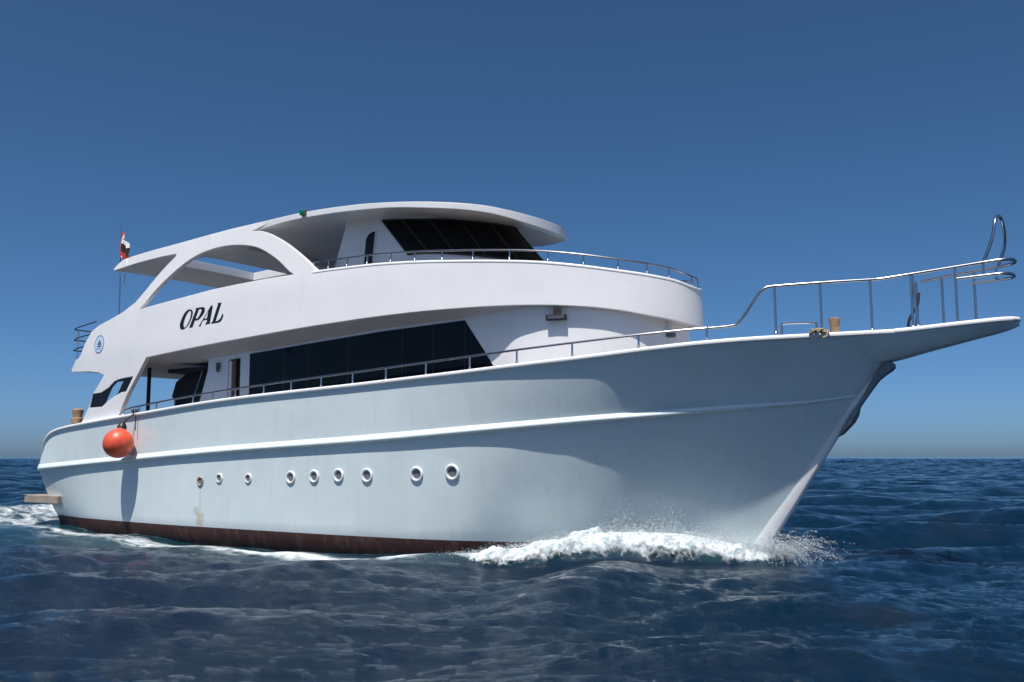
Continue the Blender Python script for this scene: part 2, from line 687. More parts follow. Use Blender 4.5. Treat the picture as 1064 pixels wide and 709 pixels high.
# swim platform
mb = MB()
mb.box((-1.45, -2.86, .46), (.82, -2.1, .74))
mb.box((-1.45, -2.1, .46), (-.1, 2.1, .74))
mb.box((-1.45, 2.1, .46), (.82, 2.86, .74))
for k in range(9):
    mb.box((-1.47, -2.88, .735), (-1.47 + .15, 2.88, .755)) if k == 0 else None
mb.build('swim_platform', M['teak'], yacht, bevel=.02)

# portholes: a thick white ring round recessed glass
PORT = [(9.76, 1.43, .155, 1), (10.68, 1.54, .15, 0), (12.02, 1.55, .15, 0), (13.87, 1.60, .19, 0), (14.83, 1.64, .19, 0), (15.79, 1.68, .195, 0),
        (16.86, 1.69, .20, 0), (18.56, 1.74, .205, 0), (19.68, 1.80, .215, 0)]


def ring_mesh(name, mat):
    m = MB()
    prof = []
    for k in range(13):
        a = 2 * PI * k / 12
        prof.append((1.0 + .20 * math.cos(a), .20 * math.sin(a) + .12))
    prof2 = [(.80, .30), (.76, .18), (.72, -.22), (.0, -.24)]
    m.lathe(prof, seg=36)
    m.lathe([(.82, .24), (.78, .1), (.74, .035)], seg=36)
    return m.build(name, mat, None, angle=60)


ring0 = ring_mesh('porthole', M['trim'])
mbg = MB()
mbg.lathe([(.76, .03), (.4, .035), (.0001, .035)], seg=36)
glass0 = mbg.build('porthole_glass', mat_base('porthole_glass_grey', (.17, .19, .20), .12, vary=.3, vscale=5), None)
mbl = MB()
mbl.lathe([(1.32, .02), (1.3, .05), (.9, .06)], seg=30)
ringr = None
for i, (x, z, r, rusty) in enumerate(PORT):
    y = hull_point(x, z)
    dx = (hull_point(x + .2, z) - hull_point(x - .2, z)) / .4
    dz = (hull_point(x, z + .15) - hull_point(x, z - .15)) / .3
    nrm = Vector((-dx, -1, -dz)).normalized()
    q = nrm.to_track_quat('Z', 'Y').to_matrix().to_4x4()
    mat = Matrix.Translation(Vector((x, -y, z)) - ROOT_LOC) @ q @ Matrix.Scale(r * .84, 4)
    if i == 0:
        ro, gl = ring0, glass0
        gl.parent = ro
    else:
        ro = copy_to(ring0)
        gl = copy_to(glass0, parent=ro)
    ro.parent = yacht
    ro.matrix_basis = mat
    if rusty:
        ro['label'] = 'porthole with rusty brown staining round its dark opening'
        rusted = ro.data.copy()
        rusted.materials[0] = mat_base('rusted_rim', (.42, .31, .24), .7, vary=.5, vscale=12)

ring0.data = rusted

# ------------------------------------------------------------------ upper bulwark: the band, the arches and the wings in one shell
def planx(x):
    if x <= 17:
        return float(np.interp(x, [1.3, 2, 6, 10, 14, 17], [2.98, 3.05, 3.27, 3.38, 3.4, 3.38]))
    t = min(1, (x - 17) / (25.35 - 17))
    return 3.38 * (max(0, 1 - t ** 2.6)) ** (1 / 2.1)


_xs = list(np.linspace(1.3, 17, 60)) + [17 + 8.35 * (1 - (1 - q) ** 2.2) for q in np.linspace(0, 1, 140)[1:]]
_P = np.array([(x, -planx(x)) for x in _xs])
_S = np.concatenate([[0], np.cumsum(np.hypot(*np.diff(_P, axis=0).T))])
STOT = _S[-1]


def s_of_x(x):
    return float(np.interp(x, _P[:, 0], _S))


def tilt(z):
    return .06 * max(0, z - 6) + .05 * max(0, z - 7.4)


def shell(u, z, off=0.0):
    """u < 0 starboard, u > 0 port; distance along the plan curve from the centreline"""
    s = STOT - abs(u)
    x = float(np.interp(s, _S, _P[:, 0]))
    y = float(np.interp(s, _S, _P[:, 1]))
    e = .12
    x2, y2 = float(np.interp(min(s + e, STOT), _S, _P[:, 0])), float(np.interp(min(s + e, STOT), _S, _P[:, 1]))
    x1, y1 = float(np.interp(max(s - e, 0), _S, _P[:, 0])), float(np.interp(max(s - e, 0), _S, _P[:, 1]))
    if s + e > STOT:
        k = (s + e - STOT) / e
        x2, y2 = x2, y2 + k * .12
    t = Vector((x2 - x1, y2 - y1, 0)).normalized()
    nrm = Vector((t.y, -t.x, 0))           # outward on the starboard side
    d = off - tilt(z)
    p = Vector((x, y, z)) + nrm * d
    if u > 0:
        p.y = -p.y
    return p


BOT = [(6.43, 5.61), (8.98, 5.78), (11.83, 5.94), (14.77, 6.08), (17.4, 6.16), (18.77, 6.17), (20.02, 6.16), (21.16, 6.14), (22.21, 6.1), (23.17, 6.03), (24.03, 5.92), (24.79, 5.76), (25.2, 5.62), (25.35, 5.52)]
TOP = [(14.6, 7.75), (16.53, 7.72), (17.99, 7.64), (19.95, 7.47), (21.12, 7.36), (22.18, 7.25), (23.14, 7.11), (24.02, 6.96), (24.79, 6.83), (25.2, 6.74), (25.35, 6.66)]
zBot = Curve1([(1.3, 5.36), (3.8, 5.42)] + BOT[:-2] + [(25.0, 5.72), (25.35, 5.62)])
zTop = Curve1([(5.7, 7.33), (7.69, 7.51), (9.73, 7.66), (10.91, 7.71), (12.27, 7.75)] + TOP)
AFT = [(6.43, 5.61), (6.05, 5.15), (5.42, 4.44), (5.1, 4.0), (4.98, 3.75), (5.05, 3.68), (5.58, 3.58), (5.56, 3.46), (2.42, 3.29), (2.42, 3.43), (2.88, 3.98), (3.12, 4.48), (3.4, 4.72), (3.81, 5.13),
       (3.45, 5.24), (2.75, 5.32), (1.55, 5.36), (1.5, 5.43), (1.78, 5.79), (2.02, 5.86), (2.16, 6.01), (2.36, 6.39), (2.72, 6.8), (3.2, 7.0), (3.95, 7.16), (4.73, 7.36), (5.41, 7.63), (6.01, 8.05), (6.63, 8.54), (7.11, 8.86), (7.45, 9.06), (7.50, 9.13), (7.42, 9.17), (6.6, 9.17), (5.1, 9.12), (3.66, 9.02), (3.64, 9.07)]
LEG = [(11.39, 9.44), (11.91, 9.37), (12.48, 9.13), (13.06, 8.82), (13.67, 8.43), (14.14, 8.1), (14.6, 7.75)]
ARCH = [(5.75, 7.36), (6.02, 7.53), (6.5, 7.92), (6.98, 8.23), (7.47, 8.5), (7.96, 8.73), (8.45, 8.91), (9.04, 9.04), (9.69, 9.1), (10.43, 9.09), (11.15, 9.0), (11.77, 8.84), (12.36, 8.56), (12.84, 8.27), (13.33, 7.9), (13.58, 7.76),
        (12.27, 7.75), (10.91, 7.71), (9.73, 7.66), (7.69, 7.51)]
WIN = [(3.12, 4.48), (3.67, 4.51), (4.13, 4.66), (4.49, 4.87), (4.75, 4.93), (5.07, 4.96), (5.70, 4.99), (5.29, 4.48), (4.99, 4.46), (4.48, 4.31), (4.09, 4.15), (3.78, 3.99), (2.94, 3.98)]
SKYW = [(4.60, 4.85), (5.05, 4.86), (4.72, 4.44), (4.14, 4.10), (3.9, 4.05), (4.08, 4.34), (4.34, 4.69)]


def U(pts, sg=-1):
    return [(sg * (STOT - s_of_x(x)), z) for x, z in pts]


LEGs = LEG[:1] + smooth_path(LEG, 4)[1:-1]
botC = [(x, zBot(x)) for x in np.linspace(6.43, 17, 30)] + [(_xs[i], zBot(_xs[i])) for i in range(62, len(_xs), 3)]
topC = [(x, zTop(x)) for x in np.linspace(14.6, 17, 8)] + [(_xs[i], zTop(_xs[i])) for i in range(62, len(_xs), 3)]
rt = Curve1([(3.4, 9.06), (3.66, 9.12), (4.2, 9.36), (5.5, 9.45), (7.7, 9.54), (10.4, 9.66), (13, 9.71), (16, 9.6), (17.8, 9.43), (19, 9.31), (20.1, 9.2), (20.8, 9.02)])
rb = Curve1([(3.4, 9.0), (5.1, 9.13), (7.8, 9.2), (11.5, 9.45), (13.2, 9.53), (15, 9.48), (16.9, 9.36), (18.6, 9.17), (20.1, 9.0), (20.8, 8.77)])
FASC = [(x, rt(x) + .004) for x in (3.72, 3.95, 4.2, 4.8, 5.5, 6.5, 7.7, 9, 10.4, 11.8, 12.6)]
stb = list(reversed(botC[1:])) + AFT + FASC + LEGs + topC
stb = [p for p in stb if p[0] < 25.345]
out = U(stb)
out = out + [(0.0, zTop(25.35))] + [(-u, z) for u, z in reversed(out)] + [(0.0, zBot(25.35))]
archs = smooth_path(ARCH[:16], 3) + ARCH[16:]
holes = [U(archs), U(archs, 1), U(WIN), U(WIN, 1)]
mb = MB()
plate(mb, out, holes, lambda u, z: shell(u, z), lambda u, z: shell(u, z, -.15), sp=.28, sp_edge=.14)
bulwark = mb.build('upper_bulwark', M['white'], yacht, angle=42)

# dark panes of the wing windows (with the open slot)
for sg in (-1, 1):
    mb = MB()
    plate(mb, U(WIN, sg), [U(SKYW, sg)], lambda u, z: shell(u, z, -.03), lambda u, z: shell(u, z, -.055), sp=.25)
    mb.build('wing_window', M['glass'], bulwark)

# the capping lip round the top of the band
mb = MB()
rows = []
for u in np.linspace(-(STOT - s_of_x(14.4)), STOT - s_of_x(14.4), 220):
    x = float(np.interp(STOT - abs(u), _S, _P[:, 0]))
    z = zTop(x)
    rows.append([shell(u, z - .02, -.17), shell(u, z + .03, -.15), shell(u, z + .035, -.07), shell(u, z + .025, .0), shell(u, z - .01, .02), shell(u, z - .05, .006), shell(u, z - .05, -.1)])
mb.grid(rows)
mb.build('bulwark_cap', M['white'], bulwark, angle=70)

# lettering and emblem
O_out = [(8.3, 6.455), (8.235, 6.52), (8.215, 6.63), (8.26, 6.76), (8.35, 6.91), (8.47, 7.03), (8.61, 7.085), (8.74, 7.07), (8.825, 7.0), (8.83, 6.89), (8.77, 6.75), (8.68, 6.61), (8.56, 6.51), (8.42, 6.455)]
O_in = [(8.43, 6.5), (8.39, 6.6), (8.42, 6.76), (8.5, 6.92), (8.6, 7.03), (8.69, 7.06), (8.755, 7.01), (8.765, 6.88), (8.72, 6.73), (8.62, 6.58), (8.52, 6.49)]
P_stem = [(8.74, 6.47), (9.02, 7.06), (8.98, 7.1), (9.17, 7.11), (8.89, 6.48)]
P_bowl = [(9.12, 7.1), (9.38, 7.1), (9.47, 7.05), (9.465, 6.96), (9.39, 6.86), (9.25, 6.75), (9.14, 6.705), (9.0, 6.705), (9.02, 6.735), (9.11, 6.735), (9.18, 6.77), (9.26, 6.87), (9.32, 6.98), (9.32, 7.05), (9.25, 7.075), (9.12, 7.07)]
A_all = [(9.24, 6.485), (9.34, 6.485), (9.32, 6.51), (9.42, 6.67), (9.645, 6.685), (9.655, 6.58), (9.6, 6.545), (9.57, 6.52), (9.79, 6.53), (9.86, 7.05), (9.85, 7.12), (9.78, 7.1), (9.28, 6.51)]
A_in = [(9.455, 6.70), (9.64, 6.712), (9.665, 6.985)]
L_all = [(9.86, 6.53), (10.2, 6.535), (10.31, 6.555), (10.39, 6.61), (10.445, 6.74), (10.42, 6.80), (10.33, 6.64), (10.22, 6.58), (10.07, 6.565), (10.27, 7.11), (10.31, 7.16), (10.12, 7.165), (10.15, 7.12), (9.95, 6.58)]
def fatten(poly, d):
    n = len(poly)
    A = sum(poly[i][0] * poly[(i + 1) % n][1] - poly[(i + 1) % n][0] * poly[i][1] for i in range(n))
    sg_ = 1 if A > 0 else -1
    res = []
    for i in range(n):
        a, b = Vector(poly[i - 1]), Vector(poly[(i + 1) % n])
        t = (b - a)
        if t.length < 1e-6:
            res.append(poly[i])
            continue
        t.normalize()
        res.append((poly[i][0] + sg_ * t.y * d, poly[i][1] - sg_ * t.x * d))
    return res


mb = MB()
for poly, hs in ((smooth_path(O_out + O_out[:1], 3)[:-1], [smooth_path(O_in + O_in[:1], 3)[:-1]]), (P_stem, []), (P_bowl, []), (A_all, [A_in]), (L_all, [])):
    plate(mb, U(fatten(poly, .013)), [U(fatten(h, -.010)) for h in hs], lambda u, z: shell(u, z, .008), lambda u, z: shell(u, z, -.02), sp=.2)
mb.build('name_lettering', M['ink'], bulwark, angle=30)


def ell(cx, cz, rx, rz, n=40):
    return [(cx + rx * math.cos(2 * PI * k / n), cz + rz * math.sin(2 * PI * k / n)) for k in range(n)]


ECX, ECZ = 3.36, 6.29
mb = MB()
plate(mb, U(ell(ECX, ECZ, .31, .33)), [], lambda u, z: shell(u, z, .006), lambda u, z: shell(u, z, -.02), sp=.2, mi=0)
plate(mb, U(ell(ECX, ECZ, .315, .335)), [U(ell(ECX, ECZ, .285, .305))], lambda u, z: shell(u, z, .010), lambda u, z: shell(u, z, -.02), sp=.2, mi=1)
for poly in ([(3.37, 6.48), (3.50, 6.26), (3.37, 6.25)], [(3.345, 6.44), (3.345, 6.26), (3.24, 6.27)], [(3.21, 6.235), (3.53, 6.225), (3.47, 6.185), (3.27, 6.185)]):
    plate(mb, U(poly), [], lambda u, z: shell(u, z, .010), lambda u, z: shell(u, z, -.02), sp=.2, mi=2)
for k in range(7):
    x = 3.19 + .05 * k
    plate(mb, U([(x, 6.10), (x + .032, 6.10), (x + .032, 6.14), (x, 6.14)]), [], lambda u, z: shell(u, z, .010), lambda u, z: shell(u, z, -.02), sp=.2, mi=1)
mb.build('round_emblem', [M['pale'], M['blue'], M['navyink']], bulwark, angle=30)

# upper deck slab (its underside is the soffit over the side decks)
mb = MB()
rows = []
edge = [(x, planx(x) - .10) for x in list(np.linspace(1.52, 17, 50)) + _xs[62:]]
edge = [(min(x, 25.24), max(0, y)) for x, y in edge]
rows_b, rows_t = [], []
KS = [-1, -.97, -.92, -.86, -.8, -.75, -.5, 0, .5, .75, .8, .86, .92, .97, 1]
for x, y in edge:
    zb = zBot(x) + .035
    drop = float(np.interp(x, [1.5, 5.5, 8, 12, 19.6, 21.5], [0, .05, .34, .34, .22, 0]))
    yy_ = max(y, .001)
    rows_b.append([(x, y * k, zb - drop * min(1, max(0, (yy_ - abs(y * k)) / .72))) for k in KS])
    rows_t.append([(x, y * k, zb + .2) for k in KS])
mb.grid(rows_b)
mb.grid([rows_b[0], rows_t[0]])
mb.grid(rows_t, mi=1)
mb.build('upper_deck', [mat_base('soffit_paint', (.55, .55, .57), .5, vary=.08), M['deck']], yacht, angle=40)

# ------------------------------------------------------------------ roof
def roofy(x):
    if x <= 17:
        return planx(x) - tilt(9.4) - .03 + .154 * ss(11.6, 15.5, x)
    return 3.2 * max(0, 1 - ((x - 17) / 3.8) ** 2.3) ** (1 / 2.2)


def roof_z(x, y, top):
    w = max(.3, roofy(min(x, 20.3)))
    c = 1 - min(1, abs(y) / w) ** 2
    return (rt(x) + .05 * c) if top else (rb(x) + .06 * c * (1 if x < 18 else .4))


half = [(x, -roofy(x)) for x in np.linspace(3.66, 17, 44)] + [(17 + 3.8 * (1 - (1 - q) ** 2.2), -roofy(17 + 3.8 * (1 - (1 - q) ** 2.2))) for q in np.linspace(0, 1, 60)[1:-1]]
rout = half + [(20.8, 0.0)] + [(x, -y) for x, y in reversed(half)]
rhole = [[(5.7, -1.95), (7.65, -1.95), (7.65, 1.95), (5.7, 1.95)]]
mb = MB()
plate(mb, rout, rhole, lambda x, y: Vector((x, y, roof_z(x, y, True))), lambda x, y: Vector((x, y, roof_z(x, y, False))), sp=.35, sp_edge=.2)
roof = mb.build('hardtop_roof', M['white'], yacht, angle=50)
# added white bar standing in for the sunlit face of a second roof opening
mb = MB()
mb.box((9.86, -1.95, 9.18), (10.02, 1.95, 9.42))
mb.build('lit_face_bar', M['white'], roof, bevel=.01)
# green side light on the roof edge
mb = MB()
mb.box((13.75, -3.27, 9.59), (13.95, -3.12, 9.74), 0)
mb.box((13.765, -3.30, 9.60), (13.935, -3.27, 9.73), 1)
mb.build('navigation_light', [M['grey'], M['green']], roof, bevel=.012)

# ------------------------------------------------------------------ wheelhouse
TB = [(14.15, -2.12), (15.4, -2.2), (17.3, -2.26), (18.2, -2.16), (19.2, -1.78), (20.1, -1.08), (20.62, 0)]
TT = [(14.55, -2.08), (15.4, -2.1), (16.1, -2.07), (16.9, -1.83), (18.0, -1.46), (18.95, -.88), (19.5, 0)]
ZT = [9.32, 9.32, 9.31, 9.27, 9.2, 9.1, 9.04]


def fullring(half):
    return half + [(x, -y) for x, y in reversed(half[:-1])]


def ringpts(half, sub=5):
    h = smooth_path(fullring(half), sub)
    return h


RB, RT = ringpts(TB), ringpts(TT)
ZTf = [p[1] for p in smooth_path([(i, z) for i, z in enumerate(ZT + ZT[-2::-1])], 5)]
mb = MB()
ZB = [8.06 - .34 * ss(11, len(RB) / 2, min(k, len(RB) - 1 - k)) for k in range(len(RB))]
r0 = [(x + (.25 if abs(y) < 2.0 else 0), y, 6.0) for x, y in RB]
r1 = [(x, y, z) for (x, y), z in zip(RB, ZB)]
r2 = [(x, y, z + .02) for (x, y), z in zip(RT, ZTf)]
r3 = [(x, y, z + .38) for (x, y), z in zip(RT, ZTf)]
mb.grid([r0, r1, r2, r3])
mb.grid([[r0[0], r1[0], r2[0], r3[0]], [r0[-1], r1[-1], r2[-1], r3[-1]]])
wheel = mb.build('wheelhouse', M['white'], yacht, angle=35)


def offs(ring, d):
    o_ = []
    n = len(ring)
    for i in range(n):
        a, b = Vector(ring[max(0, i - 1)]), Vector(ring[min(n - 1, i + 1)])
        t = (b - a).normalized()
        o_.append((ring[i][0] + t.y * d, ring[i][1] - t.x * d))
    return o_


k0 = 10
RBo, RTo = offs(RB, .03), offs(RT, .03)
RBi, RTi = offs(RB, -.01), offs(RT, -.01)
mb = MB()
kk = range(k0, len(RB) - k0)
rowb = [(RBo[k][0], RBo[k][1], ZB[k] + .05) for k in kk]
rowt = [(RTo[k][0], RTo[k][1], ZTf[k] + .03) for k in kk]
rowbi = [(RBi[k][0], RBi[k][1], ZB[k] + .05) for k in kk]
rowti = [(RTi[k][0], RTi[k][1], ZTf[k] + .03) for k in kk]
mb.grid([rowb, rowt], mi=0)
mb.grid([rowbi, rowb], mi=1)
mb.grid([rowt, rowti], mi=1)
for k in range(k0, len(RB) - k0, 4):
    a = Vector((RBo[k][0], RBo[k][1], ZB[k] + .06))
    b = Vector((RTo[k][0], RTo[k][1], ZTf[k] + .02))
    mb.tube([a, b], .032, seg=8, mi=1)
mb.tube([Vector(p) for p in rowb], .03, seg=6, mi=1)
mb.tube([Vector(p) for p in rowt], .03, seg=6, mi=1)
mb.build('windscreen', [M['screen'], M['frame']], wheel, angle=30)
# side door with rounded head
dr = [(15.3, 7.2), (15.3, 8.75), (15.36, 8.93), (15.48, 9.05), (15.65, 9.1), (15.85, 9.1), (15.92, 9.05), (15.92, 7.2)]


def wy(x, z):
    t = (z - 8.06) / 1.26
    yb = float(np.interp(x, [p[0] for p in TB[:4]], [p[1] for p in TB[:4]]))
    yt = float(np.interp(x, [p[0] for p in TT[:4]], [p[1] for p in TT[:4]]))
    t = min(1, max(0, t))
    return yb * (1 - t) + yt * t


for sg in (-1, 1):
    mb = MB()
    din = [(15.52, 7.25), (15.52, 8.8), (15.6, 8.95), (15.75, 9.02), (15.88, 9.02), (15.88, 7.25)]
    plate(mb, dr, [din], lambda x, z: Vector((x, -sg * (wy(x, z) - .06), z)), lambda x, z: Vector((x, -sg * (wy(x, z) + .03), z)), sp=.3, mi=0)
    plate(mb, din, [], lambda x, z: Vector((x, -sg * (wy(x, z) - .045), z)), lambda x, z: Vector((x, -sg * (wy(x, z) + .02), z)), sp=.3, mi=1)  # near-black plate paints the shade of the room behind the opening
    mb.build('wheelhouse_door', [M['trim'], M['dark']], wheel)

# ------------------------------------------------------------------ main saloon
CF = [(8.4, -2.55), (14, -2.55), (19.8, -2.55), (20.4, -2.53)]
cab_y = Curve1([(20.3, 2.55), (20.8, 2.60), (21.4, 2.68), (22, 2.62), (22.6, 2.49), (23.5, 2.14), (24.2, 1.68), (24.6, 1.22), (24.8, .80), (24.88, .4), (24.9, 0)])
cab_plan = [(x, -cab_y(x)) for x in list(np.linspace(20.3, 24.2, 30)) + [24.3, 24.4, 24.5, 24.6, 24.68, 24.75, 24.8, 24.84, 24.88, 24.89, 24.9]]
mb = MB()
DOOR = [(9.80, 3.0), (9.80, 5.36), (9.84, 5.40), (10.38, 5.44), (10.42, 5.40), (10.42, 3.0)]
wall = [(8.2, 2.85), (8.37, 3.88), (8.72, 4.9), (8.78, 5.07), (8.8, 5.2), (8.8, zBot(8.8) + .10)] + [(x, zBot(x) + .10) for x in np.linspace(10, 20.3, 12)] + [(20.3, 3.3), (10.42, 2.95)] + DOOR[::-1][1:-1] + [(9.80, 2.9)]
for sg in (-1, 1):
    plate(mb, wall, [], lambda x, z: Vector((x, sg * 2.55, z)), lambda x, z: Vector((x, sg * 2.43, z)), sp=.5)
fr = cab_plan + [(x, -y) for x, y in reversed(cab_plan[:-1])]
mb.grid([[(x, y, 3.3) for x, y in fr], [(x - .02, y, 5.0) for x, y in fr], [(x - .05, y * .998, zBot(min(x, 25)) + .12) for x, y in fr]])
cabin = mb.build('saloon', M['white'], yacht, angle=40)
# doorway: near-black board painted for the unlit interior, and a varnished leaf half open
for sg in (-1, 1):
    mb = MB()
    mb.box((9.7, min(sg * 2.40, sg * 2.36), 2.95), (10.5, max(sg * 2.40, sg * 2.36), 5.5), 0)
    mb.box((9.81, min(sg * 2.50, sg * 2.41), 2.96), (9.93, max(sg * 2.50, sg * 2.41), 5.36), 2)
    mb.box((9.95, min(sg * 2.49, sg * 2.44), 2.96), (10.12, max(sg * 2.49, sg * 2.44), 5.38), 1)
    mb.build('saloon_door', [M['dark'], M['wood'], M['trim']], cabin)
    # long window band
    win = [(10.9, 3.55), (10.88, 5.53), (13.4, 5.68), (16.5, 5.85), (19.59, 5.94), (20.9, 4.2), (21.15, 3.75), (21.0, 3.55)]

    def wf(x, z, d):
        y = 2.55
        if x > 20.3:
            y = float(np.interp(x, [p[0] for p in cab_plan], [-p[1] for p in cab_plan]))
        return Vector((x, sg * (y + d), z))
    mb = MB()
    plate(mb, win, [], lambda x, z: wf(x, z, .02), lambda x, z: wf(x, z, -.02), sp=.4, mi=0, mi_side=1)
    for x in (12.5, 13.55, 15.25, 17.36, 18.5, 19.62):
        zt_ = float(np.interp(x, [10.88, 13.4, 16.5, 19.59, 20.9], [5.53, 5.68, 5.85, 5.94, 4.2]))
        mb.box((x - .02, min(sg * 2.55, sg * 2.574), 3.6), (x + .02, max(sg * 2.55, sg * 2.574), zt_ - .03), 1)
    mb.build('saloon_window', [M['glass'], M['frame']], cabin, angle=30)
mb = MB()
mb.box((9.33, -2.66, 5.12), (9.43, -2.55, 5.32), 0)
mb.lathe([(.0001, .0), (.05, .02), (.055, .12), (.03, .16), (.0001, .17)], (9.38, -2.62, 5.0), seg=14, mi=0)
mb.build('wall_lamp', M['grey'], cabin)


def cab_at(x):
    y = float(np.interp(x, [p[0] for p in cab_plan], [p[1] for p in cab_plan]))
    y2 = float(np.interp(x + .05, [p[0] for p in cab_plan], [p[1] for p in cab_plan]))
    t = Vector((.05, y2 - y, 0)).normalized()
    return Vector((x, y, 0)), t, Vector((t.y, -t.x, 0))


def lamp_box(name, x, z, w, hgt, parent):
    p, t, nn = cab_at(x)
    rot = Matrix((t, nn, Vector((0, 0, 1)))).transposed()
    m = MB()
    m.box((-w / 2, .07, -hgt / 2), (w / 2, .17, hgt / 2), 0, rot, p + Vector((0, 0, z)))
    m.box((-w / 2 + .05, .17, -hgt / 2 + .035), (w / 2 - .05, .182, hgt / 2 - .035), 1, rot, p + Vector((0, 0, z)))
    m.box((-.09, -.02, .0), (.09, .10, .26), 2, rot, p + Vector((0, 0, z)))  # bracket in tan, painting in the dirty tan glow above the lamp
    return m.build(name, [M['frame'], M['lens'], M['tan']], parent, bevel=.02)


lamp_box('floodlight', 22.55, 5.77, .54, .15, yacht)
# small bracket lamp under the nose of the band
m = MB()
m.box((24.72, -.75, 5.30), (24.98, -.55, 5.42), 0)
m.box((24.80, -.70, 5.42), (24.92, -.60, 5.74), 1)
m.build('bracket_lamp', [M['grey'], M['trim']], yacht, bevel=.012)

# aft deck: post, stair casing, stair rail
mb = MB()
mb.tube([(4.55, -1.8, 2.6), (4.55, -1.8, 5.5)], .07, seg=12)
mb.build('deck_post', M['frame'], yacht)
mb = MB()
cas = [(6.0, 2.7), (6.25, 4.1), (6.05, 4.35), (6.25, 4.85), (6.75, 5.1), (8.9, 5.3), (8.9, 2.8)]
plate(mb, cas, [], lambda x, z: Vector((x, -1.9, z)), lambda x, z: Vector((x, -.9, z)), sp=.5)
stair = mb.build('stair_casing', M['dark'], yacht)
mb = MB()
mb.tube([(8.10, -2.2, 5.2), (7.2, -2.2, 3.2)], .03, seg=8)
mb.tube([(8.45, -2.2, 5.2), (7.6, -2.2, 3.2)], .022, seg=8)
mb.tube([(7.45, -2.2, 3.75), (7.45, -2.2, 2.8)], .03, seg=8)
mb.tube([(7.75, -2.2, 3.75), (7.75, -2.2, 2.8)], .03, seg=8)
mb.build('stair_rail', M['steel'], stair)
mb = MB()
mb.box((6.3, -2.3, 5.14), (8.75, 1.5, 5.28))
mb.build('awning', M['navy'], yacht, bevel=.02)
mb = MB()
for x in (5.55, 5.75):
    mb.tube([(x, -3.1, 3.5), (x, -3.1, 3.86)], .05, seg=10)
    mb.tube([(x, -3.1, 3.80), (x, -3.1, 3.86)], .075, seg=10)
mb.build('mooring_bitts', M['grey'], yacht)

# ------------------------------------------------------------------ rails
def stanchion_set(parent, feet, r, name='stanchion', foot=True):
    """each upright a mesh of its own under its rail"""
    for a, b in feet:
        m = MB()
        m.tube([a, b], r, seg=8)
        if foot:
            A, B_ = Vector(a), Vector(b)
            d = (B_ - A).normalized()
            m.tube([A, A + d * .03, A + d * .07], [r * 2.0, r * 1.7, r * 1.05], seg=10)
        m.build(name, M['steel'], parent, merge=False)


def gun(x, ins=.05, dz=.05, sg=-1):
    return Vector((x, sg * (yG(x) - ins), zG(x) + dz))


RH = Curve1([(4.9, .02), (5.6, .22), (9, .26), (11, .27), (17.5, .34), (23, .36), (26.5, .31)])
for sg in (-1, 1):
    mb = MB()
    pts = [gun(x, .05, .05 + RH(x), sg) for x in np.linspace(5.0, 26.5, 70)]
    mb.tube(pts, .03, seg=8)
    rail = mb.build('side_rail', M['steel'], yacht, merge=False)
    xs = [6.2, 7.2, 8.2, 9.2, 10.2, 11.3, 12.6, 13.8, 15.05, 16.3, 17.55, 18.95, 20.38, 21.8, 23.3, 24.95, 26.5]
    stanchion_set(rail, [(gun(x, .05, .045, sg), gun(x, .05, .05 + RH(x), sg)) for x in xs], .026)

# bow rail
stbd = [(26.5, -2.06, 5.26), (27.0, -1.93, 5.29), (27.22, -1.86, 5.40), (27.62, -1.70, 6.02), (27.78, -1.64, 6.17), (28.0, -1.54, 6.21), (28.93, -1.18, 6.25), (29.96, -.76, 6.28), (30.2, -.68, 6.29), (30.81, -.56, 6.35),
        (31.73, -.46, 6.43), (32.45, -.40, 6.49), (32.72, -.34, 6.51), (32.86, -.2, 6.52), (32.9, 0, 6.52)]
port = [(x, -y, z) for x, y, z in stbd if x > 30.3][:-1]
pts = smooth_path(stbd[:3] + stbd[3:], 5)
ptp = smooth_path([stbd[-1]] + list(reversed(port)), 5)
mb = MB()
mb.tube(pts + ptp[1:], .036, seg=10)
mid = [(31.72, -.45, 6.16), (32.4, -.40, 6.19), (32.68, -.36, 6.2), (32.82, -.2, 6.2), (32.86, 0, 6.2), (32.82, .2, 6.2), (32.68, .36, 6.2), (31.9, .45, 6.17)]
mb.tube(smooth_path(mid, 5), .034, seg=10)
bow_rail = mb.build('bow_rail', M['steel'], yacht, merge=False)


def deckz(x):
    return 5.06 + .04 * max(0, x - 30)


feet = []
for x, y, ztop in ((27.97, -1.56, 6.2), (28.93, -1.18, 6.25), (29.96, -.76, 6.28), (30.81, -.56, 6.35), (31.73, -.46, 6.43),
                   (30.7, .56, 6.34), (31.28, .50, 6.39), (31.98, .44, 6.45)):
    feet.append(((x, y, deckz(x)), (x, y, ztop)))
stanchion_set(bow_rail, feet, .03)
stanchion_set(bow_rail, [((30.92, -.55, deckz(30.9)), (30.84, -.55, 6.34))], .03)
stanchion_set(bow_rail, [((32.3, -.41, 6.19), (32.3, -.41, 6.47)), ((32.45, .38, 6.2), (32.45, .38, 6.49))], .026, name='rail_strut', foot=False)
mb = MB()
mb.tube(smooth_path([(32.30, -.41, 6.48), (32.44, -.40, 6.80), (32.54, -.39, 7.12), (32.58, -.32, 7.40), (32.62, -.12, 7.55), (32.66, .12, 7.50), (32.68, .32, 7.22), (32.64, .42, 6.9), (32.5, .42, 6.52)], 6), .036, seg=10)
mb.build('boarding_hoop', M['steel'], bow_rail, merge=False)
mb = MB()
mb.tube(smooth_path([(30.55, .2, 5.08), (30.58, .2, 5.4), (30.75, .3, 5.75), (30.78, .4, 6.05)], 5), .035, seg=8)
mb.tube([(30.75, .1, 5.08), (30.78, .1, 5.65)], .03, seg=8)
mb.build('anchor_davit', M['frame'], yacht)

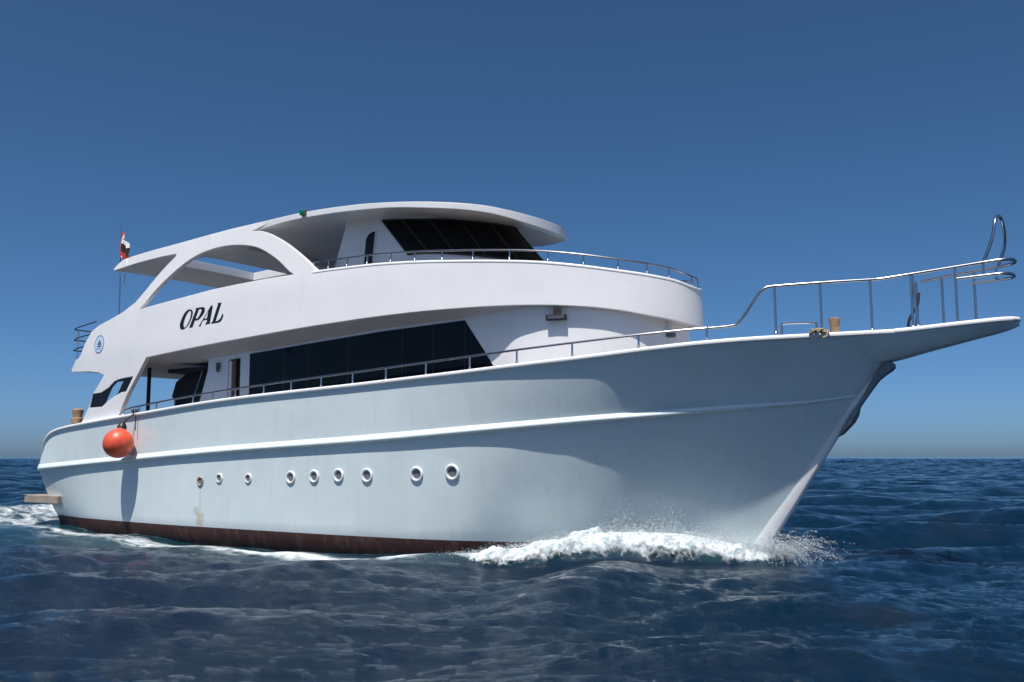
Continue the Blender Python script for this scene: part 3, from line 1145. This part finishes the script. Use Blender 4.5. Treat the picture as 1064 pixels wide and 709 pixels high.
# low handrail on the foredeck edge
mb = MB()
mb.tube(smooth_path([(28.07, -1.42, 5.03), (28.07, -1.42, 5.26), (28.14, -1.40, 5.32), (28.72, -1.17, 5.32), (28.8, -1.15, 5.26), (28.8, -1.15, 5.03)], 6), .028, seg=8)
mb.build('low_handrail', M['steel'], yacht)

# rail on top of the upper band
mb = MB()
usr = np.linspace(-(STOT - s_of_x(14.3)), STOT - s_of_x(14.3), 160)


def topp(u, dz, ins=-.075):
    x = float(np.interp(STOT - abs(u), _S, _P[:, 0]))
    return shell(u, zTop(x) + dz, ins)


RZ = .31
mb.tube([topp(u, RZ) for u in usr], .026, seg=8)
fly_rail = mb.build('fly_rail', M['steel'], yacht, merge=False)
xs = [14.95, 15.7, 16.5, 17.4, 18.3, 19.25, 20.25, 21.35, 22.4, 23.3, 24.1, 24.7, 25.1]
us_ = [-(STOT - s_of_x(x)) for x in xs]
us_ += [-u for u in us_] + [0.0]
stanchion_set(fly_rail, [(topp(u, .03), topp(u, RZ)) for u in us_], .022)

# aft rail of the upper deck
mb = MB()
for zz, st in ((7.02, 0), (6.62, .1), (6.22, .15)):
    q = [(2.7 - st * 3, -2.86, zz + .18 - st * .5), (1.5, -2.84, zz + .05), (1.25, -2.75, zz), (1.15, -2.5, zz), (1.15, 0, zz), (1.15, 2.5, zz), (1.25, 2.75, zz), (1.5, 2.84, zz + .05), (2.7 - st * 3, 2.86, zz + .18 - st * .5)]
    mb.tube(smooth_path(q, 4), .022, seg=8)
aft_rail = mb.build('aft_rail', M['frame'], yacht, merge=False)
stanchion_set(aft_rail, [((1.17, y, 5.55), (1.17, y, 7.02)) for y in (-2.6, -1.3, 0, 1.3, 2.6)], .022)

# bollards
mb = MB()
mb.lathe([(.0001, 0), (.095, 0), (.10, .05), (.105, .25), (.135, .40), (.14, .44), (.10, .455), (.0001, .455)], (29.1, -.72, 5.0), seg=20)
mb.build('bollard', M['tan'], yacht, angle=50)
mb = MB()
mb.lathe([(.0001, 0), (.16, 0), (.17, .1), (.15, .35), (.2, .58), (.2, .66), (.12, .70), (.0001, .70)], (1.6, -2.72, 3.3), seg=20)
for k in range(3):
    rr = .19
    mb.tube([(1.6 + rr * math.cos(a), -2.72 + rr * math.sin(a), 3.48 + .07 * k) for a in np.linspace(0, 2 * PI, 20)[:-1]], .04, seg=8, closed=True)
b2 = mb.build('bollard', M['tan'], yacht, angle=50)
b2['label'] = 'weathered bollard wrapped with rope at the stern'

# flagstaff at the aft end of the roof
mb = MB()
mb.tube([(3.12, -2.2, 7.0), (3.05, -2.2, 9.0), (2.98, -2.2, 10.95)], [.03, .026, .014], seg=8)
mb.tube([(3.32, -2.2, 8.65), (3.34, -2.2, 9.1)], .02, seg=6)
mb.build('flagstaff', M['steel'], yacht)

# ------------------------------------------------------------------ things that hang from or lie on the yacht
# flag: drooping cloth, three stripes following the folds
def make_flag():
    nu, nv = 36, 40
    v, f, mi = [], [], []
    for i in range(nu + 1):
        a = i / nu                     # along the fly
        for j in range(nv + 1):
            b = j / nv                 # along the hoist, 0 top
            x = 3.02 + .03 + .52 * a ** .9 * (.55 + .45 * b) - .02 * b
            z = 10.68 - .98 * b - .40 * a * (1.1 - b * .75) - .10 * a * a
            y = -2.2 + .13 * math.sin(a * 9 + b * 2.2) * a ** .5 + .05 * math.sin(a * 17 - b * 3)
            v.append((x, y, z))
    for i in range(nu):
        for j in range(nv):
            f.append((i * (nv + 1) + j, (i + 1) * (nv + 1) + j, (i + 1) * (nv + 1) + j + 1, i * (nv + 1) + j + 1))
            q = (i + .5) / nu
            bb = (j + .5) / nv
            w = bb * .95 + .15 * math.sin(q * 6)
            # hoist edge shows red, then the folds turn white, black and red again
            s_ = q * 1.2 + bb * .55
            mi.append(0 if q < .13 else (1 if (bb + .25 * q < .42 or (q < .32 and bb > .5)) else (2 if (bb < .70 and q > .30) else 0)))
    m = MB()
    m.v, m.f, m.mi = v, f, mi
    o = m.build('flag', [M['fred'], M['fwhite'], M['fblack']], None, merge=False)
    s = o.modifiers.new('thick', 'SOLIDIFY')
    s.thickness = .006
    return o


tag(make_flag(), 'red white and black flag drooping from the staff at the roof end', 'flag')

# orange ball fender on the hull side
fy = hull_point(5.95, 2.6)
FC = Vector((5.93, -(fy + .56), 2.66))
fend = empty('ball_fender', (FC.x, FC.y, FC.z - .5))
tag(fend, 'round orange ball fender hanging against the white hull near the stern', 'fender')
m = MB()
prof = [(.0001, -.50)]
for k in range(1, 24):
    a = -PI / 2 + PI * k / 26
    prof.append((.5 * math.cos(a), .5 * math.sin(a)))
prof += [(.17, .485), (.12, .53), (.10, .58), (.0001, .60)]
tilt_m = Matrix.Rotation(math.radians(-12), 3, 'X')
m.lathe(prof, FC, seg=40, rot=tilt_m)
m.build('ball', M['orange'], fend, angle=60)
m = MB()
m.lathe([(.0001, .52), (.16, .50), (.15, .60), (.09, .70), (.05, .74), (.0001, .75)], FC, seg=16, rot=tilt_m)
m.build('rope_eye', M['frame'], fend)
m = MB()
tp = FC + tilt_m @ Vector((0, 0, .72))
gx = 6.1
m.tube([tp, Vector((gx, -(yG(gx) + .09), zG(gx) + .02)), Vector((gx, -(yG(gx) - .02), zG(gx) + .085)), Vector((gx + .02, -(yG(gx) - .2), zG(gx) + .02))], .022, seg=8)
m.tube([Vector((gx + .12, -(yG(gx) + .09), zG(gx) + .03)), Vector((gx + .14, -(yG(gx) + .10), zG(gx) - .55))], .016, seg=6)
m.build('lanyard', M['blackrope'], fend)

# anchor stowed against the stem
anc = empty('anchor', (29.4, .0, 2.9))
tag(anc, 'dark grey anchor stowed tight against the stem below the bow platform', 'anchor')
AD = Vector((.56, 0, .83))


def apt(d, fwd, y):
    """distance up the stem from the waterline, forward of it"""
    b = Vector((27.0 + .664 * 0, 0, 0)) + Vector((.667, 0, 1.0)) * d
    return b + Vector((1.0, 0, -.667)).normalized() * fwd + Vector((0, y, 0))


m = MB()
rows = []
for d, w0, w1, hy in ((2.9, .05, .17, .06), (3.3, .05, .17, .06), (3.6, .05, .17, .06), (3.9, .05, .19, .07), (4.1, .05, .21, .09), (4.25, .05, .27, .11), (4.38, .03, .34, .15), (4.46, .02, .36, .16), (4.52, .0, .30, .14)):
    rows.append([apt(d, w0, -hy), apt(d, w1 * .9, -hy), apt(d, w1, 0), apt(d, w1 * .9, hy), apt(d, w0, hy), apt(d, w0, -hy)])
m.grid(rows)
m.build('shank', M['anchor'], anc, angle=50)
for sg in (-1, 1):
    m = MB()
    rows = []
    for d, w0, w1, y0, y1 in ((2.74, .08, .10, .02, .05), (2.84, .08, .17, .02, .12), (2.98, .07, .20, .02, .18), (3.14, .06, .235, .02, .20), (3.3, .05, .22, .02, .18), (3.42, .05, .18, .02, .12), (3.46, .05, .12, .02, .06)):
        rows.append([apt(d, w0, sg * y0), apt(d, w1, sg * y0), apt(d, w1 * .85, sg * y1), apt(d, w0 + .02, sg * y1), apt(d, w0, sg * y0)])
    m.grid(rows)
    m.build('fluke', M['anchor'], anc, angle=50)

# rope lying on the gunwale
m = MB()
pts = []
for k in range(90):
    a = k / 89
    pts.append((28.72 + .34 * a + .05 * math.sin(k * .9), -1.36 + .12 * a + .10 * math.sin(k * .55), 5.075 + .03 * math.sin(k * .7) + .04 * math.sin(a * PI)))
pts += [(29.1, -1.30, 5.06), (29.08, -1.33, 4.96), (29.0, -1.35, 4.93)]
m.tube(pts, .024, seg=7)
rope = m.build('mooring_rope', M['rope'], None, merge=False)
tag(rope, 'tan mooring rope bundled on the gunwale beside the low steel handrail', 'rope')

# ------------------------------------------------------------------ the sea
CX, CY = cam.location.x, cam.location.y


def np_ss(a, b, x):
    t = np.clip((x - a) / (b - a), 0, 1)
    return t * t * (3 - 2 * t)


def hull_half_np(x):
    return np.where((x > -.3) & (x < 27.1), yW(np.clip(x, 0, 27)), 0.0)


crestd = Curve1([(18, 2.6), (20, 2.1), (22, 1.75), (24, 1.35), (25.5, 1.0), (26.6, .7), (27.6, .25)])
cresth = Curve1([(17.0, 0), (19, .10), (21, .20), (22.5, .44), (24, .72), (25.2, .70), (26.4, .48), (27.3, .2), (28.0, 0)])


def boat_waves(x, y):
    """height the moving hull adds, and the foam it leaves"""
    hh = hull_half_np(x)
    d = np.abs(y) - hh
    h = np.zeros_like(x)
    foam = np.zeros_like(x)
    inb = (x > 16.5) & (x < 28.2)
    dc, hc = crestd(np.clip(x, 18, 27.6)), cresth(np.clip(x, 17, 28))
    w = np.where(d < dc, .9, .38)
    h += np.where(inb, hc * np.exp(-((d - dc) / w) ** 2), 0)
    foam = np.maximum(foam, np.where(inb, np_ss(0, .3, hc) * np_ss(.75, .2, (d - dc)) * np_ss(-1.9, -.3, d - dc) * 1.0, 0))
    # hollow alongside
    h -= .20 * np_ss(20.5, 16.5, x) * np_ss(1, 9, x) * np.exp(-(np.maximum(d, 0) / 3.2) ** 2)
    # diverging crest off the bow wave
    dv = 2.6 + (22 - x) * .34
    along = np_ss(25, 21, x) * np_ss(-12, 8, x)
    h += .16 * along * np.exp(-((d - dv) / .8) ** 2)
    # a swell crest that leads away from the bow wave
    lx = x - (25.1 + .28 * np.maximum(0, -y - 4))
    h += (.30 * np.exp(-(lx / 1.0) ** 2) - .16 * np.exp(-((lx + 2.4) / 1.3) ** 2)) * np_ss(3.0, 5.0, -y) * np_ss(13.5, 8, -y)
    # foam along the hull and the streak left by the bow wave
    ds = np.interp(x, [-12, 0, 4, 8, 12, 16, 18, 20, 22], [2.6, 1.5, 1.0, 1.0, 1.25, 1.7, 1.9, 2.1, 2.2])
    wd = np.interp(x, [-12, 0, 8, 14, 20], [1.9, 1.6, 1.35, 1.2, .9])
    st = np_ss(22, 19.5, x) * np_ss(-30, -4, x)
    foam = np.maximum(foam, st * np.exp(-((d - ds) / wd) ** 2) * np.interp(x, [-12, 0, 6, 12, 20], [.62, .70, .78, .84, .90]))
    foam = np.maximum(foam, .6 * np_ss(21, 19, x) * np_ss(-1, 2, x) * np_ss(.55, 0.05, d) * (d > -.5))
    h += .07 * st * np.exp(-((d - ds) / .5) ** 2)
    # stern wake
    foam = np.maximum(foam, .74 * np_ss(1.5, -1.5, x) * np_ss(-60, -10, x) * np_ss(6.0, 2.5, np.abs(y) + x * .05))
    foam = np.maximum(foam, .66 * np_ss(12.5, 7, x) * np_ss(-20, -3, x) * np_ss(4.2, 1.6, d) * np_ss(.1, .6, d))
    # faint second streak off the quarter
    dq = 3.6 + (8 - x) * .16
    foam = np.maximum(foam, .45 * np_ss(11, 6, x) * np_ss(-20, -2, x) * np.exp(-((d - dq) / .9) ** 2))
    return h, foam


def build_sea():
    na = 720
    # rows: dense near by, still a metre or so apart at 600 m, sparse towards the horizon
    rl = [3.0]
    while rl[-1] < 30000:
        q = rl[-1]
        rl.append(q + min(max(.0056 * q, .03), .55 + .0012 * max(0, q - 90)) + (0 if q < 900 else .005 * (q - 900)))
    r = np.array(rl)
    nr = len(r)
    mid = math.radians(34) + PI / 2           # heading of the camera, from +x
    fine = np.linspace(-math.radians(36), math.radians(36), na)
    coarse = np.linspace(math.radians(36), 2 * PI - math.radians(36), 60)[1:]
    ang = np.concatenate([fine, coarse]) + mid
    nA = len(ang)
    R_, A_ = np.meshgrid(r, ang, indexing='ij')
    x = CX + R_ * np.cos(A_)
    y = CY + R_ * np.sin(A_)
    spr = np.gradient(r)[:, None] * np.ones((1, nA))
    spa = np.gradient(ang)[None, :] * R_
    sp = np.maximum(spr, np.abs(spa))
    z = np.zeros_like(x)
    dx = np.zeros_like(x)
    dy = np.zeros_like(x)
    g = np.random.default_rng(3)
    # wind sea: many components round one heading
    main = math.radians(-54)
    for k in range(150):
        lam = .26 * (9.5 / .26) ** g.random()
        th = main + g.normal(0, .5 if lam > 2 else .34)
        kk = 2 * PI / lam
        amp = lam * (.5 + g.random()) * (.0056 if lam < 1.1 else (.0030 if lam < 4 else .0052))
        ph = g.random() * 2 * PI
        nrow = int(np.searchsorted(spr[:, 0], lam / 1.5))
        if nrow < 2:
            continue
        sl = slice(0, nrow)
        arg = kk * (x[sl] * math.cos(th) + y[sl] * math.sin(th)) + ph
        a = amp * np_ss(1.6, 3.0, lam / sp[sl])
        sn = a * np.sin(arg)
        z[sl] += a * np.cos(arg)
        dx[sl] -= .55 * math.cos(th) * sn
        dy[sl] -= .55 * math.sin(th) * sn
    # longer seas that carry on to the horizon
    far = np_ss(60, 500, R_)
    for k in range(26):
        lam = 11.0 * (45 / 11.0) ** g.random()
        th = main + g.normal(0, .5)
        kk = 2 * PI / lam
        ph = g.random() * 2 * PI
        z += .0030 * lam * (.5 + g.random()) * far * np_ss(1.6, 3.0, lam / sp) * np.cos(kk * (x * math.cos(th) + y * math.sin(th)) + ph)
    # patches of rougher and calmer water
    gust = 1 + .28 * np.sin(x * .21 + y * .13 + 1.0) * np.sin(x * .07 - y * .19 + 2.0)
    z *= gust
    h, foam = boat_waves(x, y)
    calm = np.clip(1 - 1.0 * np.clip(h, 0, .5), .4, 1)
    dh = np.abs(y) - hull_half_np(np.clip(x, 0, 27))
    near = 1 - .62 * np_ss(6.5, 1.5, dh) * np_ss(-4, 1, x) * np_ss(31, 27, x)
    z = z * calm * near + h + SEA
    x = x + dx
    y = y + dy
    v = np.stack([x, y, z], -1).reshape(-1, 3)
    i = np.arange(nr - 1)[:, None] * nA
    j = np.arange(nA)[None, :]
    j2 = (j + 1) % nA
    f = np.stack([i + j, i + nA + j, i + nA + j2, i + j2], -1).reshape(-1, 4)
    # hole round the camera foot is closed with a fan
    c = len(v)
    v = np.vstack([v, [[CX, CY, SEA]]])
    me = bpy.data.meshes.new('sea')
    nq = len(f)
    fan = np.stack([np.arange(nA), (np.arange(nA) + 1) % nA, np.full(nA, c)], -1)
    me.vertices.add(len(v))
    me.vertices.foreach_set('co', v.astype(np.float32).ravel())
    loops = np.concatenate([f.ravel(), fan.ravel()]).astype(np.int32)
    me.loops.add(len(loops))
    me.loops.foreach_set('vertex_index', loops)
    me.polygons.add(nq + nA)
    starts = np.concatenate([np.arange(nq) * 4, nq * 4 + np.arange(nA) * 3]).astype(np.int32)
    me.polygons.foreach_set('loop_start', starts)
    me.polygons.foreach_set('use_smooth', np.ones(nq + nA, bool))
    at = me.attributes.new('foam', 'FLOAT', 'POINT')
    at.data.foreach_set('value', np.concatenate([foam.ravel(), [0]]).astype(np.float32))
    me.update(calc_edges=True)
    me.validate()
    me.materials.append(sea_material())
    o = bpy.data.objects.new('sea', me)
    COL.objects.link(o)
    tag(o, 'deep blue choppy open sea with wake foam beside the hull', 'sea', kind='structure')
    return o


def foam_bsdf(N, L):
    d = N.new('ShaderNodeBsdfPrincipled')
    d.inputs['Base Color'].default_value = (.70, .75, .78, 1)
    d.inputs['Roughness'].default_value = .9
    d.inputs['Specular IOR Level'].default_value = .2
    return d


def sea_material():
    m = bpy.data.materials.new('sea_water')
    m.use_nodes = True
    nt = m.node_tree
    N, L = nt.nodes, nt.links
    P = N['Principled BSDF']
    P.inputs['IOR'].default_value = 1.33
    P.inputs['Specular IOR Level'].default_value = .5
    geo = N.new('ShaderNodeNewGeometry')
    # body colour drifts a little between patches
    n0 = N.new('ShaderNodeTexNoise')
    n0.inputs['Scale'].default_value = .05
    n0.inputs['Detail'].default_value = 3
    L.new(geo.outputs['Position'], n0.inputs['Vector'])
    cr = N.new('ShaderNodeValToRGB')
    cr.color_ramp.elements[0].color = (.0006, .0105, .0265, 1)
    cr.color_ramp.elements[1].color = (.0009, .0145, .034, 1)
    L.new(n0.outputs['Fac'], cr.inputs[0])
    # aerated water near foam is greener and paler
    at = N.new('ShaderNodeAttribute')
    at.attribute_name = 'foam'
    mxc = N.new('ShaderNodeMix')
    mxc.data_type = 'RGBA'
    L.new(cr.outputs[0], mxc.inputs['A'])
    mxc.inputs['B'].default_value = (.012, .060, .072, 1)
    ms = N.new('ShaderNodeMath')
    ms.operation = 'MULTIPLY'
    ms.use_clamp = True
    ms.inputs[1].default_value = .7
    L.new(at.outputs['Fac'], ms.inputs[0])
    L.new(ms.outputs[0], mxc.inputs['Factor'])
    L.new(mxc.outputs['Result'], P.inputs['Base Color'])
    P.inputs['Roughness'].default_value = .06
    # ripples
    mp0 = N.new('ShaderNodeMapping')
    mp0.inputs['Rotation'].default_value = (0, 0, math.radians(-30))
    L.new(geo.outputs['Position'], mp0.inputs['Vector'])
    mp = N.new('ShaderNodeMapping')
    mp.inputs['Scale'].default_value = (1.0, 2.4, 1.0)
    L.new(mp0.outputs[0], mp.inputs['Vector'])

    def nz(scale, det, rough, dist):
        n = N.new('ShaderNodeTexNoise')
        n.inputs['Scale'].default_value = scale
        n.inputs['Detail'].default_value = det
        n.inputs['Roughness'].default_value = rough
        n.inputs['Distortion'].default_value = dist
        L.new(mp.outputs[0], n.inputs['Vector'])
        return n.outputs['Fac']
    b1 = N.new('ShaderNodeBump')
    b1.inputs['Distance'].default_value = .16
    b1.inputs['Strength'].default_value = 1.0
    L.new(nz(.55, 3, .5, .3), b1.inputs['Height'])
    b2_ = N.new('ShaderNodeBump')
    b2_.inputs['Distance'].default_value = .075
    b2_.inputs['Strength'].default_value = 1.0
    L.new(nz(3.4, 7, .66, .4), b2_.inputs['Height'])
    L.new(b1.outputs[0], b2_.inputs['Normal'])
    L.new(b2_.outputs[0], P.inputs['Normal'])
    # foam, broken into lace
    f1 = N.new('ShaderNodeTexNoise')
    f1.inputs['Scale'].default_value = 1.6
    f1.inputs['Detail'].default_value = 9
    f1.inputs['Roughness'].default_value = .72
    f1.inputs['Distortion'].default_value = .6
    mf = N.new('ShaderNodeMapping')
    mf.inputs['Scale'].default_value = (.55, 1.3, 1.0)
    L.new(geo.outputs['Position'], mf.inputs['Vector'])
    L.new(mf.outputs[0], f1.inputs['Vector'])
    ad = N.new('ShaderNodeMath')
    ad.operation = 'ADD'
    L.new(at.outputs['Fac'], ad.inputs[0])
    L.new(f1.outputs['Fac'], ad.inputs[1])
    mr = N.new('ShaderNodeMapRange')
    mr.interpolation_type = 'SMOOTHSTEP'
    mr.inputs['From Min'].default_value = 1.12
    mr.inputs['From Max'].default_value = 1.52
    L.new(ad.outputs[0], mr.inputs['Value'])
    fb = foam_bsdf(N, L)
    b3 = N.new('ShaderNodeBump')
    b3.inputs['Distance'].default_value = .08
    L.new(f1.outputs['Fac'], b3.inputs['Height'])
    L.new(b3.outputs[0], fb.inputs['Normal'])
    mxs = N.new('ShaderNodeMixShader')
    L.new(mr.outputs[0], mxs.inputs[0])
    L.new(P.outputs[0], mxs.inputs[1])
    L.new(fb.outputs[0], mxs.inputs[2])
    L.new(mxs.outputs[0], N['Material Output'].inputs['Surface'])
    return m


build_sea()

# ------------------------------------------------------------------ the breaking bow wave and its spray
def foam_material(lace):
    m = bpy.data.materials.new('white_water')
    m.use_nodes = True
    nt = m.node_tree
    N, L = nt.nodes, nt.links
    P = N['Principled BSDF']
    P.inputs['Roughness'].default_value = .85
    P.inputs['Specular IOR Level'].default_value = .25
    P.inputs['Subsurface Weight'].default_value = .25
    P.inputs['Subsurface Radius'].default_value = (.05, .07, .08)
    geo = N.new('ShaderNodeNewGeometry')
    n = N.new('ShaderNodeTexNoise')
    n.inputs['Scale'].default_value = 6
    n.inputs['Detail'].default_value = 8
    n.inputs['Roughness'].default_value = .7
    L.new(geo.outputs['Position'], n.inputs['Vector'])
    cr = N.new('ShaderNodeValToRGB')
    cr.color_ramp.elements[0].position = .32
    cr.color_ramp.elements[0].color = (.30, .42, .46, 1)
    cr.color_ramp.elements[1].position = .55
    cr.color_ramp.elements[1].color = (.74, .78, .80, 1)
    L.new(n.outputs['Fac'], cr.inputs[0])
    L.new(cr.outputs[0], P.inputs['Base Color'])
    if lace:
        at = N.new('ShaderNodeAttribute')
        at.attribute_name = 'core'
        n2 = N.new('ShaderNodeTexNoise')
        n2.inputs['Scale'].default_value = 4.5
        n2.inputs['Detail'].default_value = 9
        n2.inputs['Roughness'].default_value = .68
        n2.inputs['Distortion'].default_value = .8
        L.new(geo.outputs['Position'], n2.inputs['Vector'])
        ad = N.new('ShaderNodeMath')
        ad.operation = 'ADD'
        L.new(at.outputs['Fac'], ad.inputs[0])
        L.new(n2.outputs['Fac'], ad.inputs[1])
        al = N.new('ShaderNodeMapRange')
        al.interpolation_type = 'SMOOTHSTEP'
        al.inputs['From Min'].default_value = .62
        al.inputs['From Max'].default_value = .98
        L.new(ad.outputs[0], al.inputs['Value'])
        L.new(al.outputs[0], P.inputs['Alpha'])
    b = N.new('ShaderNodeBump')
    b.inputs['Distance'].default_value = .06
    L.new(n.outputs['Fac'], b.inputs['Height'])
    L.new(b.outputs[0], P.inputs['Normal'])
    return m


M['foam'] = foam_material(True)
M['drops'] = foam_material(False)


def bow_wave():
    """tumbling white water along the hull, starboard and port"""
    m = MB()
    nx, nc = 420, 34
    core = []
    for sg in (-1, 1):
        rows = []
        for i in range(nx + 1):
            x = 18.4 + (27.75 - 18.4) * i / nx
            hh = float(hull_half_np(np.array([x]))[0])
            dc, hc = crestd(x), cresth(x)
            env = ss(18.4, 22.2, x) * ss(27.75, 27.0, x)
            row = []
            for j in range(nc + 1):
                c = j / nc
                # across: from just inside the crest, over the top and down the breaking face
                d = dc - .75 + (1.55 + .55 * noise.noise(Vector((x * .9, 4.2, sg)))  + .3 * noise.noise(Vector((x * 2.4, 1.2, sg)))) * c
                prof = math.sin(PI * min(1, c * 1.02)) ** .6
                z = SEA - .22 + (hc * 1.02 + .20) * prof * (.25 + .75 * env)
                p = Vector((x * 1.0, d * 1.0, z))
                n1 = noise.noise(Vector((x * 1.1, d * 1.1, 3.1 + sg)))
                n2 = noise.fractal(Vector((x * 3.2, d * 3.2, z * 3 + 7 * sg)), 1.0, 2.1, 5)
                k = env * prof
                z += k * (.20 * n1 + .15 * n2)
                d += k * .12 * noise.noise(Vector((x * 2.3, c * 3, 9.7)))
                row.append((x + .05 * n2 * k, sg * (hh + d), z))
                core.append(.54 * env ** .7 * ss(0, .30, c) * ss(1.0, .62, c) ** .8 + .12 * n1 * env)
            rows.append(row)
        m.grid(rows)
    o = m.build('bow_wave', M['foam'], None, angle=180, merge=False)
    a_ = o.data.attributes.new('core', 'FLOAT', 'POINT')
    a_.data.foreach_set('value', np.array(core, np.float32))
    tag(o, 'white breaking bow wave tumbling along the waterline of the yacht', 'bow wave', kind='stuff')
    return o


bow_wave()


def spray():
    oct_v = np.array([(1, 0, 0), (-1, 0, 0), (0, 1, 0), (0, -1, 0), (0, 0, 1), (0, 0, -1)], float)
    oct_f = np.array([(0, 2, 4), (2, 1, 4), (1, 3, 4), (3, 0, 4), (2, 0, 5), (1, 2, 5), (3, 1, 5), (0, 3, 5)])
    P, Rr = [], []
    g = np.random.default_rng(5)
    # mist of drops over the crest
    for sg in (-1, 1):
        n = 26000 if sg < 0 else 8000
        x = 20.0 + 7.6 * g.beta(2.2, 1.3, n)
        hh = hull_half_np(x)
        dc, hc = crestd(x), cresth(x)
        clump = np.sin(x * 5.3) * .5 + np.sin(x * 11.7 + 1) * .35 + np.sin(x * 2.1) * .4
        d = dc + g.normal(-.05, .28, n)
        up = g.exponential(.10, n) * (1 + .8 * np.clip(clump, -.6, 1.2)) * np.interp(x, [20, 22.5, 24, 26], [.25, .5, 1, 1])
        z = SEA + hc * np.exp(-((d - dc) / .7) ** 2) + up + .02
        keep = d > .03
        P.append(np.stack([x, sg * (hh + d), z], -1)[keep])
        Rr.append((.0025 + .0085 * g.random(n) ** 4)[keep])
    # fine mist drifting up along the bow
    n = 30000
    x = 21.5 + 5.4 * g.beta(2.4, 1.6, n)
    z = SEA + .3 + g.exponential(.42, n)
    w_, r_ = yW(np.clip(x - .35 * z, 0, 27)), yR(np.clip(x, 0, 29.4))
    hh = w_ + (r_ - w_) * np.clip(z / 3.2, 0, 1)
    d = .12 + g.exponential(.45, n)
    puff = np.sin(x * 3.1 + 1) + np.sin(x * 7.3 + z * 2.0) + .6 * np.sin(x * 13.0 - z * 3)
    keep = (g.random(n) < np.clip(.35 + .3 * puff, .05, 1)) & (z < 2.2)
    P.append(np.stack([x, -(hh + d), z], -1)[keep])
    Rr.append((.0018 + .0022 * g.random(n) ** 2)[keep])
    # splash thrown ahead of the stem: arcs of droplets
    for a in range(230):
        x0 = 26.6 + 1.0 * g.random()
        sg = -1 if g.random() < .72 else 1
        y0 = sg * (.12 + .25 * g.random())
        vx, vy, vz = g.normal(1.7, .9), sg * abs(g.normal(1.0, .7)), abs(g.normal(2.3, .6))
        n = int(40 + 70 * g.random())
        t = np.sort(g.random(n)) * (.45)
        x = x0 + vx * t
        y = y0 + vy * t
        z = SEA + .12 + vz * t - 4.9 * t * t
        q = np.stack([x, y, z], -1) + g.normal(0, .012, (n, 3))
        q = q[q[:, 2] > SEA - .05]
        P.append(q)
        Rr.append(.003 + .008 * g.random(len(q)) ** 3)
    P = np.vstack(P)
    Rr = np.concatenate(Rr)
    n = len(P)
    v = (P[:, None, :] + oct_v[None] * Rr[:, None, None] * (1 + .5 * g.random((n, 6, 1)))).reshape(-1, 3)
    f = (oct_f[None] + (np.arange(n) * 6)[:, None, None]).reshape(-1, 3)
    me = bpy.data.meshes.new('spray')
    me.from_pydata(v.tolist(), [], f.tolist())
    me.polygons.foreach_set('use_smooth', np.ones(len(f), bool))
    me.materials.append(M['drops'])
    o = bpy.data.objects.new('spray', me)
    COL.objects.link(o)
    tag(o, 'fine white spray droplets thrown up round the stem of the yacht', 'spray', kind='stuff')


spray()
